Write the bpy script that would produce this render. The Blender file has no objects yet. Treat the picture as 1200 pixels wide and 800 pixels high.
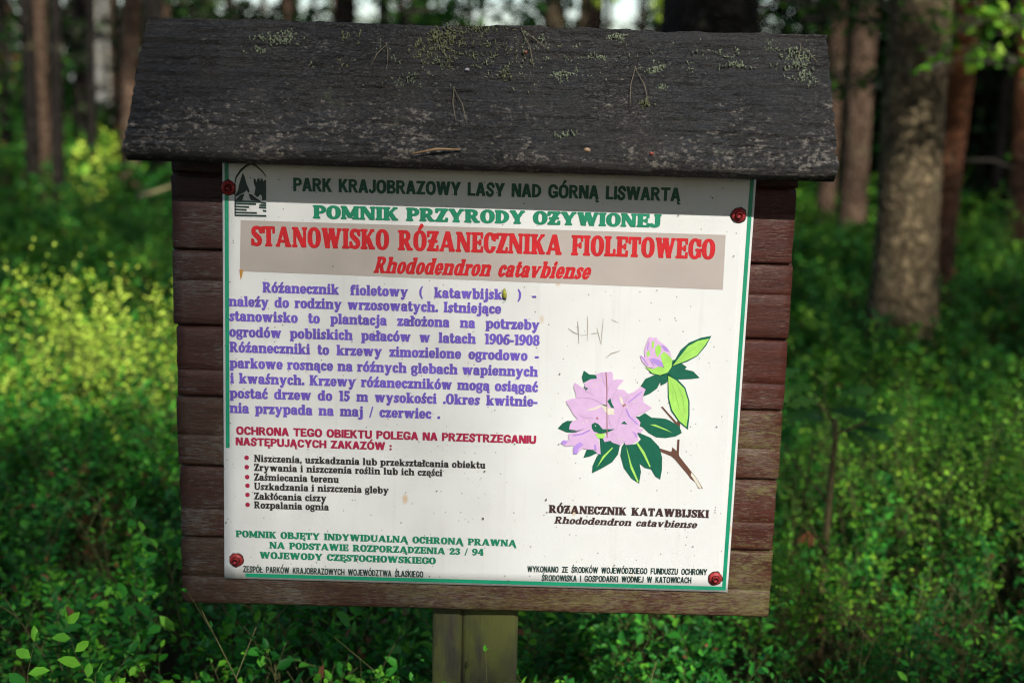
import bpy, math, random
import numpy as np
from mathutils import noise, Vector

random.seed(7)
rng = np.random.default_rng(11)
scene = bpy.context.scene
COL = scene.collection

# ------------------------------------------------------------------ camera, sky, sun, exposure
FPX, PITCH, ROLL = 1500.0, math.radians(11.114), math.radians(1.433)
DIST = 2.0999
CAM = np.array([0.0, -DIST, 1.6])
_F = np.array([0, math.cos(PITCH), -math.sin(PITCH)])
_R0 = np.array([1.0, 0, 0]); _U0 = np.array([0, math.sin(PITCH), math.cos(PITCH)])
_R = math.cos(ROLL) * _R0 + math.sin(ROLL) * _U0
_U = math.cos(ROLL) * _U0 - math.sin(ROLL) * _R0

def at(px, py, y=0.0):
    """the place that stands at distance y (world y) along the sight line of a spot measured on the photograph"""
    d = _F + _R * (px - 600) / FPX - _U * (py - 400) / FPX
    return CAM + (y - CAM[1]) / d[1] * d

cam = bpy.data.cameras.new('camera'); cam_ob = bpy.data.objects.new('camera', cam); COL.objects.link(cam_ob)
cam.sensor_width = 36.0; cam.lens = FPX / 1200 * 36.0
cam.clip_start = 0.05; cam.clip_end = 2000
cam.dof.use_dof = True; cam.dof.focus_distance = 2.13; cam.dof.aperture_fstop = 2.3
cam.dof.aperture_blades = 9
from mathutils import Matrix
M = Matrix(((_R[0], _U[0], -_F[0], CAM[0]), (_R[1], _U[1], -_F[1], CAM[1]), (_R[2], _U[2], -_F[2], CAM[2]), (0, 0, 0, 1)))
cam_ob.matrix_world = M
scene.camera = cam_ob

AZ, EL = math.radians(20), math.radians(37)          # sun behind the photographer, a little to the right
SUN = np.array([math.sin(AZ) * math.cos(EL), -math.cos(AZ) * math.cos(EL), math.sin(EL)])
world = bpy.data.worlds.new('World'); scene.world = world; world.use_nodes = True
wn = world.node_tree.nodes; wl = world.node_tree.links
sky = wn.new('ShaderNodeTexSky'); sky.sky_type = 'NISHITA'; sky.sun_disc = False
sky.sun_elevation = EL; sky.sun_rotation = math.pi - AZ
sky.air_density = 1.0; sky.dust_density = 2.0
bg = wn['Background']; bg.inputs['Strength'].default_value = 0.125
wl.new(sky.outputs[0], bg.inputs['Color'])
sun = bpy.data.lights.new('sun', 'SUN'); sun.energy = 3.8; sun.angle = math.radians(0.53); sun.color = (1.0, 0.95, 0.87)
sun_ob = bpy.data.objects.new('sun', sun); COL.objects.link(sun_ob)
sun_ob.rotation_euler = Vector(-SUN).to_track_quat('-Z', 'Y').to_euler()
scene.view_settings.view_transform = 'Standard'; scene.view_settings.look = 'None'
scene.view_settings.exposure = 0.95; scene.view_settings.gamma = 1.0
scene.render.engine = 'CYCLES'
scene.cycles.use_denoising = True; scene.cycles.denoising_prefilter = 'FAST'
scene.cycles.filter_width = 1.15
scene.cycles.max_bounces = 6; scene.cycles.diffuse_bounces = 3; scene.cycles.glossy_bounces = 2
scene.cycles.transmission_bounces = 3; scene.cycles.transparent_max_bounces = 4
scene.cycles.sample_clamp_indirect = 4.0
scene.cycles.caustics_reflective = False; scene.cycles.caustics_refractive = False

# ------------------------------------------------------------------ helpers
def tag(o, label=None, cat=None, group=None, kind=None):
    if label: o['label'] = label
    if cat: o['category'] = cat
    if group: o['group'] = group
    if kind: o['kind'] = kind
    return o

def empty(name, loc, label, cat, group=None):
    o = bpy.data.objects.new(name, None); o.empty_display_size = 0.1; o.location = [float(v) for v in loc]
    COL.objects.link(o)
    return tag(o, label, cat, group)

def mesh_np(name, verts, faces_flat, loop_tot, mats, parent=None, rnd=None, smooth=False, mat_idx=None, offset=None):
    """link one mesh object from flat numpy arrays"""
    verts = np.asarray(verts, np.float32)
    if parent is not None:                      # parts keep world coordinates: shift them to the thing's base
        verts = verts - np.array(parent_world(parent), np.float32)
    elif offset is not None:
        verts = verts - np.array(offset, np.float32)
    faces_flat = np.asarray(faces_flat, np.int32); loop_tot = np.asarray(loop_tot, np.int32)
    me = bpy.data.meshes.new(name)
    me.vertices.add(len(verts)); me.vertices.foreach_set('co', verts.ravel())
    me.loops.add(len(faces_flat)); me.loops.foreach_set('vertex_index', faces_flat)
    me.polygons.add(len(loop_tot))
    start = np.zeros(len(loop_tot), np.int32); start[1:] = np.cumsum(loop_tot)[:-1]
    me.polygons.foreach_set('loop_start', start); me.polygons.foreach_set('loop_total', loop_tot)
    if smooth: me.polygons.foreach_set('use_smooth', np.ones(len(loop_tot), bool))
    for m in (mats if isinstance(mats, (list, tuple)) else [mats]): me.materials.append(m)
    if mat_idx is not None: me.polygons.foreach_set('material_index', np.asarray(mat_idx, np.int32))
    if rnd is not None:
        a = me.attributes.new('rnd', 'FLOAT', 'POINT'); a.data.foreach_set('value', np.asarray(rnd, np.float32))
    me.update(calc_edges=True); me.validate()
    o = bpy.data.objects.new(name, me); COL.objects.link(o)
    if parent is not None: o.parent = parent
    elif offset is not None: o.location = [float(v) for v in offset]
    return o

def parent_world(p):
    loc = np.zeros(3)
    while p is not None:
        loc = loc + np.array(p.location); p = p.parent
    return loc

class MB:
    """collects polygons for one mesh"""
    def __init__(s): s.v = []; s.f = []; s.m = []
    def add(s, vs, fs, mi=0):
        b = len(s.v); s.v += [tuple(map(float, v)) for v in vs]; s.f += [[b + i for i in f] for f in fs]; s.m += [mi] * len(fs)
    def box(s, a, b, mi=0):
        (x0, y0, z0), (x1, y1, z1) = a, b
        s.add([(x0,y0,z0),(x1,y0,z0),(x1,y1,z0),(x0,y1,z0),(x0,y0,z1),(x1,y0,z1),(x1,y1,z1),(x0,y1,z1)],
              [(0,3,2,1),(4,5,6,7),(0,1,5,4),(1,2,6,5),(2,3,7,6),(3,0,4,7)], mi)
    def tube(s, pts, radii, n=6, mi=0, caps=True):
        pts = [np.array(p, float) for p in pts]; rings = []
        up = np.array([0.31, 0.17, 0.93])
        vs = []
        for i, p in enumerate(pts):
            d = pts[min(i + 1, len(pts) - 1)] - pts[max(i - 1, 0)]; d = d / (np.linalg.norm(d) + 1e-12)
            a = np.cross(d, up if abs(d @ up) < 0.97 else np.array([1, 0, 0.0])); a /= np.linalg.norm(a); b = np.cross(d, a)
            for k in range(n):
                t = 2 * math.pi * k / n
                vs.append(p + radii[i] * (a * math.cos(t) + b * math.sin(t)))
        fs = []
        for i in range(len(pts) - 1):
            for k in range(n):
                fs.append((i*n+k, i*n+(k+1) % n, (i+1)*n+(k+1) % n, (i+1)*n+k))
        if caps:
            fs.append(tuple(range(n - 1, -1, -1))); fs.append(tuple((len(pts)-1)*n + k for k in range(n)))
        s.add(vs, fs, mi)
    def build(s, name, mats, parent=None, smooth=False, rnd=None, offset=None):
        return mesh_np(name, np.array(s.v), [i for f in s.f for i in f], [len(f) for f in s.f], mats, parent, rnd, smooth,
                       s.m if any(s.m) else None, offset)

def fbm(x, y, z, o=4):
    return noise.fractal(Vector((x, y, z)), 1.0, 2.0, o)

# ------------------------------------------------------------------ materials
def new_mat(name):
    m = bpy.data.materials.new(name); m.use_nodes = True
    nt = m.node_tree; p = nt.nodes['Principled BSDF']
    return m, nt, p

class NT:
    """short hand for node building"""
    def __init__(s, nt): s.nt = nt; s.n = nt.nodes; s.l = nt.links
    def node(s, t, **kw):
        n = s.n.new(t)
        for k, v in kw.items(): setattr(n, k, v)
        return n
    def inp(s, n, k, v):
        if hasattr(v, 'node'): s.l.new(v, n.inputs[k])
        else: n.inputs[k].default_value = v
    def coord(s, scale=(1, 1, 1), loc=(0, 0, 0)):
        tc = s.node('ShaderNodeTexCoord'); mp = s.node('ShaderNodeMapping')
        mp.inputs['Scale'].default_value = scale; mp.inputs['Location'].default_value = loc
        s.l.new(tc.outputs['Object'], mp.inputs['Vector']); return mp.outputs[0]
    def noise(s, vec, scale=5, detail=4, rough=0.6, dist=0.0):
        n = s.node('ShaderNodeTexNoise'); s.l.new(vec, n.inputs['Vector'])
        n.inputs['Scale'].default_value = scale; n.inputs['Detail'].default_value = detail
        n.inputs['Roughness'].default_value = rough; n.inputs['Distortion'].default_value = dist
        return n.outputs['Fac']
    def voronoi(s, vec, scale=5, feature='F1', out='Distance', rnd=1.0):
        n = s.node('ShaderNodeTexVoronoi', feature=feature); s.l.new(vec, n.inputs['Vector'])
        n.inputs['Scale'].default_value = scale; n.inputs['Randomness'].default_value = rnd
        return n.outputs[out]
    def ramp(s, fac, stops):
        r = s.node('ShaderNodeValToRGB'); s.l.new(fac, r.inputs[0]); e = r.color_ramp.elements
        while len(e) < len(stops): e.new(0.5)
        for i, (p, c) in enumerate(stops):
            e[i].position = p; e[i].color = (c, c, c, 1) if not isinstance(c, tuple) else (*c, 1)
        return r.outputs[0]
    def mix(s, fac, a, b, mode='MIX'):
        m = s.node('ShaderNodeMix', data_type='RGBA', blend_type=mode)
        for k, v in ((0, fac), (6, a), (7, b)):
            if hasattr(v, 'node'): s.l.new(v, m.inputs[k])
            else: m.inputs[k].default_value = v if not isinstance(v, tuple) else (*v, 1)[:4]
        return m.outputs[2]
    def math(s, op, a, b=0.0):
        m = s.node('ShaderNodeMath', operation=op)
        for k, v in ((0, a), (1, b)):
            if hasattr(v, 'node'): s.l.new(v, m.inputs[k])
            else: m.inputs[k].default_value = v
        return m.outputs[0]
    def sep(s, vec):
        n = s.node('ShaderNodeSeparateXYZ'); s.l.new(vec, n.inputs[0]); return n.outputs
    def bump(s, h, strength=0.5, dist=0.01, prev=None):
        b = s.node('ShaderNodeBump'); b.inputs['Strength'].default_value = strength; b.inputs['Distance'].default_value = dist
        s.l.new(h, b.inputs['Height'])
        if prev is not None: s.l.new(prev, b.inputs['Normal'])
        return b.outputs[0]
    def attr(s, name):
        a = s.node('ShaderNodeAttribute'); a.attribute_name = name; return a.outputs['Fac']

def plain(name, col, rough=0.6, spec=0.4, var=0.12, scale=60):
    m, nt, p = new_mat(name); k = NT(nt)
    n = k.noise(k.coord(), scale, 3)
    c = k.mix(k.ramp(n, [(0.3, 0.0), (0.7, 1.0)]), tuple(v * (1 - var) for v in col), tuple(min(1, v * (1 + var)) for v in col))
    k.inp(p, 'Base Color', c); p.inputs['Roughness'].default_value = rough; p.inputs['Specular IOR Level'].default_value = spec
    return m

def leaf_mat(name, dark, mid, light, trans=0.35, rough=0.5, spec=0.16, dry=None):
    """leaf: each leaf has its own tint (rnd), thin enough to let light through"""
    m, nt, p = new_mat(name); k = NT(nt)
    c = k.ramp(k.attr('rnd'), [(0.0, dark), (0.52, mid), (0.94, light)] + ([(0.97, dry)] if dry else []))
    k.inp(p, 'Base Color', c); p.inputs['Roughness'].default_value = rough; p.inputs['Specular IOR Level'].default_value = spec
    t = k.node('ShaderNodeBsdfTranslucent')
    k.inp(t, 'Color', k.mix(1.0, c, (1.0, 1.0, 0.55, 1), 'MULTIPLY'))
    mx = k.node('ShaderNodeMixShader'); mx.inputs[0].default_value = trans
    out = nt.nodes['Material Output']
    k.l.new(p.outputs[0], mx.inputs[1]); k.l.new(t.outputs[0], mx.inputs[2]); k.l.new(mx.outputs[0], out.inputs['Surface'])
    return m

def mat_roof():
    m, nt, p = new_mat('weathered_roof_wood'); k = NT(nt)
    v = k.coord((1, 1, 1)); g = k.coord((1.0, 9, 9))
    grain = k.noise(g, 26, 6, 0.7); fine = k.noise(k.coord((1, 7, 7)), 120, 4, 0.7)
    crack = k.noise(k.coord((1, 11, 11), (4, 1, 2)), 16, 5, 0.75, 0.6)
    crk = k.ramp(crack, [(0.36, 0.0), (0.43, 1.0)])
    big = k.noise(v, 5, 4, 0.6)
    base = k.mix(k.ramp(big, [(0.38, 0.0), (0.66, 1.0)]), (0.026, 0.032, 0.040), (0.038, 0.035, 0.032))
    stk = k.noise(k.coord((1.6, 42, 42), (2, 7, 3)), 3.2, 7, 0.78, 0.35)
    base = k.mix(k.ramp(stk, [(0.36, 1.0), (0.47, 0.0)]), base, (0.006, 0.006, 0.007))
    base = k.mix(k.ramp(stk, [(0.53, 0.0), (0.66, 0.8)]), base, (0.10, 0.092, 0.083))
    base = k.mix(k.ramp(grain, [(0.35, 0.0), (0.75, 1.0)]), base, (0.050, 0.045, 0.040))
    base = k.mix(k.ramp(fine, [(0.45, 0.0), (0.62, 0.35)]), base, (0.012, 0.012, 0.013))
    base = k.mix(crk, (0.006, 0.006, 0.007), base)
    cw = k.node('ShaderNodeVectorMath', operation='MULTIPLY_ADD'); wv = k.node('ShaderNodeTexNoise'); k.l.new(v, wv.inputs['Vector']); wv.inputs['Scale'].default_value = 30
    k.l.new(wv.outputs['Color'], cw.inputs[0]); cw.inputs[1].default_value = (1.6, 3.0, 3.0); k.l.new(k.coord((75, 200, 200)), cw.inputs[2])
    cell = k.voronoi(cw.outputs[0], 1.0, 'DISTANCE_TO_EDGE'); ck = k.ramp(cell, [(0.02, 0.0), (0.13, 1.0)])
    base = k.mix(k.math('MULTIPLY', k.math('SUBTRACT', 1.0, ck), k.ramp(k.noise(v, 7, 3), [(0.40, 0.25), (0.6, 0.95)])), base, (0.005, 0.005, 0.005))
    grit = k.noise(k.coord((1, 2.5, 2.5)), 210, 3, 0.8)
    base = k.mix(k.ramp(grit, [(0.56, 0.0), (0.72, 0.55)]), base, (0.085, 0.08, 0.075))
    # pale crusty specks: more of them towards the eave, some everywhere
    z = k.sep(k.coord())[2]
    low = k.node('ShaderNodeMapRange'); k.l.new(z, low.inputs[0]); low.inputs[1].default_value = 1.66; low.inputs[2].default_value = 1.50
    sp = k.noise(k.coord((1, 1.5, 1.5)), 85, 5, 0.8); sp2 = k.noise(v, 9, 3, 0.6)
    s_ = k.math('ADD', k.math('ADD', sp, k.math('MULTIPLY', sp2, 0.35)), k.math('MULTIPLY', low.outputs[0], 0.10))
    spk = k.ramp(s_, [(0.82, 0.0), (0.90, 0.8)])
    base = k.mix(spk, base, (0.25, 0.225, 0.195))
    gr = k.ramp(k.math('ADD', k.noise(v, 34, 5, 0.7), k.math('MULTIPLY', k.noise(v, 6, 2), 0.4)), [(0.86, 0.0), (0.94, 0.55)])
    base = k.mix(gr, base, (0.07, 0.085, 0.05))
    k.inp(p, 'Base Color', base); p.inputs['Roughness'].default_value = 0.62; p.inputs['Specular IOR Level'].default_value = 0.30
    b = k.bump(ck, 0.9, 0.004); b = k.bump(stk, 1.0, 0.012, b); b = k.bump(crk, 1.0, 0.006, b); b = k.bump(grain, 1.0, 0.009, b); b = k.bump(fine, 1.0, 0.004, b); b = k.bump(k.noise(v, 260, 3, .8), 0.8, 0.003, b)
    k.inp(p, 'Normal', b)
    return m

def mat_plank(name, tint, algae=0.0, wear=0.5):
    m, nt, p = new_mat(name); k = NT(nt)
    g = k.coord((1.2, 14, 14), (random.random() * 9, 0, random.random() * 9)); v = k.coord((1, 1, 1), (random.random() * 9, 0, 0))
    grain = k.noise(g, 14, 6, 0.7); fine = k.noise(k.coord((1.0, 22, 22)), 60, 4, 0.75); patch = k.noise(v, 7, 4, 0.65)
    c = k.mix(k.ramp(grain, [(0.3, 0.0), (0.7, 1.0)]), tuple(x * 0.55 for x in tint), tuple(x * 1.25 for x in tint))
    w = k.math('ADD', fine, k.math('MULTIPLY', patch, 0.55))
    wr = k.ramp(w, [(0.89 - 0.08 * wear, 0.0), (0.96 - 0.08 * wear, 0.7)])
    c = k.mix(wr, c, (0.125, 0.095, 0.075))
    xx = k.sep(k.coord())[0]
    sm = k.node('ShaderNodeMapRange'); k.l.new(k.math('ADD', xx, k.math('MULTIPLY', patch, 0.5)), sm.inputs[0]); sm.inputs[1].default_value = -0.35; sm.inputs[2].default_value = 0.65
    c = k.mix(sm.outputs[0], k.mix(1.0, c, (0.62, 1.02, 1.30, 1), 'MULTIPLY'), c)  # darker, less red towards the left: shade put into the paint colour
    if algae:
        al = k.math('ADD', k.noise(k.coord((1.3, 5, 5)), 42, 5, 0.8), k.math('MULTIPLY', k.noise(k.coord((1, 4, 4)), 5, 4, .7), 0.6))
        c = k.mix(k.math('MULTIPLY', k.ramp(al, [(0.86 - algae * 0.22, 0.0), (1.02 - algae * 0.15, 0.8)]), sm.outputs[0]), c, (0.105, 0.098, 0.036))
    k.inp(p, 'Base Color', c); p.inputs['Roughness'].default_value = 0.5; p.inputs['Specular IOR Level'].default_value = 0.2
    k.inp(p, 'Normal', k.bump(fine, 0.45, 0.0015, k.bump(grain, 0.5, 0.003)))
    return m

def mat_post():
    m, nt, p = new_mat('post_wood_with_algae'); k = NT(nt)
    g = k.coord((14, 14, 1.1)); v = k.coord()
    grain = k.noise(g, 12, 6, 0.7); patch = k.noise(k.coord((2.4, 2.4, 0.8)), 6, 5, 0.65)
    c = k.mix(k.ramp(grain, [(0.3, 0.0), (0.7, 1.0)]), (0.008, 0.008, 0.004), (0.022, 0.022, 0.009))
    c = k.mix(k.ramp(patch, [(0.40, 0.0), (0.56, 0.9)]), c, (0.042, 0.050, 0.003))
    c = k.mix(k.ramp(k.noise(g, 30, 4, 0.7), [(0.58, 0.0), (0.72, 0.8)]), c, (0.03, 0.025, 0.02))
    k.inp(p, 'Base Color', c); p.inputs['Roughness'].default_value = 0.8
    k.inp(p, 'Normal', k.bump(grain, 0.7, 0.004))
    return m

def mat_plate():
    m, nt, p = new_mat('white_enamel_plate'); k = NT(nt)
    v = k.coord()
    c = k.mix(k.ramp(k.noise(v, 4, 4), [(0.35, 0.0), (0.7, 1.0)]), (0.485, 0.498, 0.492), (0.445, 0.453, 0.445))
    st = k.noise(k.coord((60, 1, 3)), 1.0, 4, 0.6)
    c = k.mix(k.ramp(st, [(0.58, 0.0), (0.75, 0.20)]), c, (0.33, 0.315, 0.27))
    # small dirt specks and rust freckles
    d = k.voronoi(v, 95); r = k.noise(v, 38, 2)
    c = k.mix(k.math('MULTIPLY', k.ramp(d, [(0.06, 0.85), (0.15, 0.0)]), k.ramp(r, [(0.50, 0.0), (0.56, 1.0)])), c, (0.06, 0.055, 0.045))
    d2 = k.voronoi(v, 300); r2 = k.noise(v, 14, 2)
    c = k.mix(k.math('MULTIPLY', k.ramp(d2, [(0.10, 0.5), (0.2, 0.0)]), k.ramp(r2, [(0.5, 0.0), (0.58, 1.0)])), c, (0.16, 0.15, 0.13))
    rs = k.voronoi(k.coord((1, 1, 0.55), (3, 0, 2)), 16)
    c = k.mix(k.math('MULTIPLY', k.ramp(rs, [(0.04, 0.55), (0.10, 0.0)]), k.ramp(k.noise(v, 23, 2), [(0.5, 0.0), (0.55, 1.0)])), c, (0.38, 0.22, 0.06))
    k.inp(p, 'Base Color', c); p.inputs['Roughness'].default_value = 0.42; p.inputs['Specular IOR Level'].default_value = 0.35
    k.inp(p, 'Normal', k.bump(k.noise(v, 3, 3), 0.15, 0.01))
    return m

def mat_bark(name, low, mid, high, z0, z1, crack=1.0, plate=1.0):
    """pine or birch bark: plated below, lighter and flaky above"""
    m, nt, p = new_mat(name); k = NT(nt)
    v = k.coord((1, 1, 1)); s = k.coord((9 * plate, 9 * plate, 2.6 * plate))
    wob = k.node('ShaderNodeTexNoise'); k.l.new(v, wob.inputs['Vector']); wob.inputs['Scale'].default_value = 3.5; wob.inputs['Detail'].default_value = 4
    vm = k.node('ShaderNodeMix', data_type='VECTOR'); vm.inputs[0].default_value = 0.5; k.l.new(s, vm.inputs[4])
    sc = k.node('ShaderNodeVectorMath', operation='SCALE'); k.l.new(wob.outputs['Color'], sc.inputs[0]); sc.inputs[3].default_value = 7.0; k.l.new(sc.outputs[0], vm.inputs[5])
    vo = k.voronoi(vm.outputs[1], 2.6, 'DISTANCE_TO_EDGE'); crk = k.ramp(vo, [(0.0, 0.15), (0.30, 1.0)])
    n = k.noise(k.coord((6, 6, 1.6)), 5, 6, 0.7)
    zz = k.sep(k.coord())[2]
    mr = k.node('ShaderNodeMapRange'); k.l.new(k.math('ADD', zz, k.math('MULTIPLY', n, 1.5)), mr.inputs[0])
    mr.inputs[1].default_value = z0; mr.inputs[2].default_value = z1
    c = k.mix(k.ramp(n, [(0.3, 0.0), (0.7, 1.0)]), low, mid)
    c = k.mix(mr.outputs[0], c, high)
    c = k.mix(k.math('MULTIPLY', k.math('SUBTRACT', 1.0, crk), crack), c, tuple(x * 0.28 for x in low))
    lich = k.ramp(k.noise(v, 4.5, 5, 0.7), [(0.58, 0.0), (0.66, 0.5)])
    c = k.mix(lich, c, (0.15, 0.14, 0.08))
    k.inp(p, 'Base Color', c); p.inputs['Roughness'].default_value = 0.9; p.inputs['Specular IOR Level'].default_value = 0.05
    k.inp(p, 'Normal', k.bump(n, 0.6, 0.02, k.bump(crk, 0.9, 0.02)))
    return m

def mat_birch():
    m, nt, p = new_mat('birch_bark'); k = NT(nt)
    n = k.noise(k.coord((2, 2, 9)), 3, 5, 0.7)
    c = k.mix(k.ramp(n, [(0.46, 0.0), (0.62, 1.0)]), (0.50, 0.48, 0.42), (0.05, 0.045, 0.04))
    c = k.mix(k.ramp(k.noise(k.coord(), 2.0, 4), [(0.5, 0.0), (0.62, 0.8)]), c, (0.30, 0.27, 0.20))
    k.inp(p, 'Base Color', c); p.inputs['Roughness'].default_value = 0.7
    return m

def mat_ground():
    m, nt, p = new_mat('forest_floor'); k = NT(nt)
    v = k.coord()
    c = k.mix(k.ramp(k.noise(v, 1.2, 6, 0.7), [(0.4, 0.0), (0.6, 1.0)]), (0.030, 0.026, 0.013), (0.022, 0.050, 0.010))
    c = k.mix(k.ramp(k.noise(v, 28, 5, 0.75), [(0.5, 0.0), (0.68, 0.7)]), c, (0.075, 0.05, 0.024))
    k.inp(p, 'Base Color', c); p.inputs['Roughness'].default_value = 0.95; p.inputs['Specular IOR Level'].default_value = 0.0
    k.inp(p, 'Normal', k.bump(k.noise(v, 30, 5, 0.7), 0.8, 0.03))
    return m

# ------------------------------------------------------------------ lettering: heavy slab and grotesque letters drawn as shapes
class Style:
    def __init__(s, T, H, s_=0.09, e=0.07, serif=True, t2=None, xh=0.70, rt=1.0):
        s.T, s.H, s.s, s.e, s.serif, s.xh, s.rt = T, H, s_, e, serif, xh, rt
        s.t2 = t2 if t2 is not None else (T * 0.62 if serif else T)
SLAB = Style(0.235, 0.105, 0.085, 0.065)
TITLE = Style(0.25, 0.10, 0.085, 0.07, t2=0.14)
SLABL = Style(0.225, 0.11, 0.095, 0.075)
SANS = Style(0.215, 0.165, 0, 0, serif=False)
COND = Style(0.20, 0.15, 0, 0, serif=False)

class G:
    N, SS = 34, 3
    X0, X1, Y0, Y1 = -0.25, 1.55, -0.42, 1.45
    def __init__(s):
        h = 1.0 / (s.N * s.SS)
        s.nx = int((s.X1 - s.X0) * s.N); s.ny = int((s.Y1 - s.Y0) * s.N)
        s.x, s.y = np.meshgrid(s.X0 + (np.arange(s.nx * s.SS) + 0.5) * h, s.Y0 + (np.arange(s.ny * s.SS) + 0.5) * h)
        s.m = np.zeros_like(s.x, bool)
    def box(s, x0, x1, y0, y1, on=True):
        s.m[(s.x >= x0) & (s.x <= x1) & (s.y >= y0) & (s.y <= y1)] = on
    def para(s, x0, y0, x1, y1, t, on=True):
        c = x0 + (x1 - x0) * (s.y - y0) / (y1 - y0)
        s.m[(abs(s.x - c) <= t / 2) & (s.y >= min(y0, y1)) & (s.y <= max(y0, y1))] = on
    def el(s, x0, x1, y0, y1, n=2.35):
        cx, cy, rx, ry = (x0 + x1) / 2, (y0 + y1) / 2, max((x1 - x0) / 2, 1e-4), max((y1 - y0) / 2, 1e-4)
        return (abs((s.x - cx) / rx) ** n + abs((s.y - cy) / ry) ** n) <= 1
    def ring(s, x0, x1, y0, y1, tv, th, mask=None, n=2.35):
        r = s.el(x0, x1, y0, y1, n) & ~s.el(x0 + tv, x1 - tv, y0 + th, y1 - th, n)
        if mask is not None: r &= mask
        s.m |= r
    def dee(s, x0, x1, y0, y1, tv, th):
        def d(a, b, c, e):
            xm = max(a, b - (e - c) * 0.62)
            return (s.x >= a) & (s.y >= c) & (s.y <= e) & ((s.x <= xm) | (s.el(2 * xm - b, b, c, e) & (s.x >= xm)))
        s.m |= d(x0, x1, y0, y1) & ~d(x0 + 0.001, x1 - tv, y0 + th, y1 - th)
    def path(s, pts, n=26):
        P = np.array(pts, float); Q = np.vstack([2 * P[0] - P[1], P, 2 * P[-1] - P[-2]])
        for i in range(len(P) - 1):
            p0, p1, p2, p3 = Q[i:i + 4]
            for t in np.linspace(0, 1, n):
                q = 0.5 * ((2 * p1) + (p2 - p0) * t + (2 * p0 - 5 * p1 + 4 * p2 - p3) * t * t + (3 * p1 - p0 - 3 * p2 + p3) * t ** 3)
                s.m |= (s.x - q[0]) ** 2 + (s.y - q[1]) ** 2 <= q[2] ** 2
    def stem(s, k, x, y0, y1, t, top='', bot=''):
        s.box(x, x + t, y0, y1)
        if not k.serif: return
        for c in top: s.box(x - k.e if c == 'l' else x, x + t + (k.e if c == 'r' else 0), y1 - k.s, y1)
        for c in bot: s.box(x - k.e if c == 'l' else x, x + t + (k.e if c == 'r' else 0), y0, y0 + k.s)
    def foot(s, k, x, t, y, up):
        """serif under (or over) a slanted stroke end centred on x"""
        if k.serif: s.box(x - t / 2 - k.e, x + t / 2 + k.e, y if up else y - k.s, y + k.s if up else y)

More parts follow.
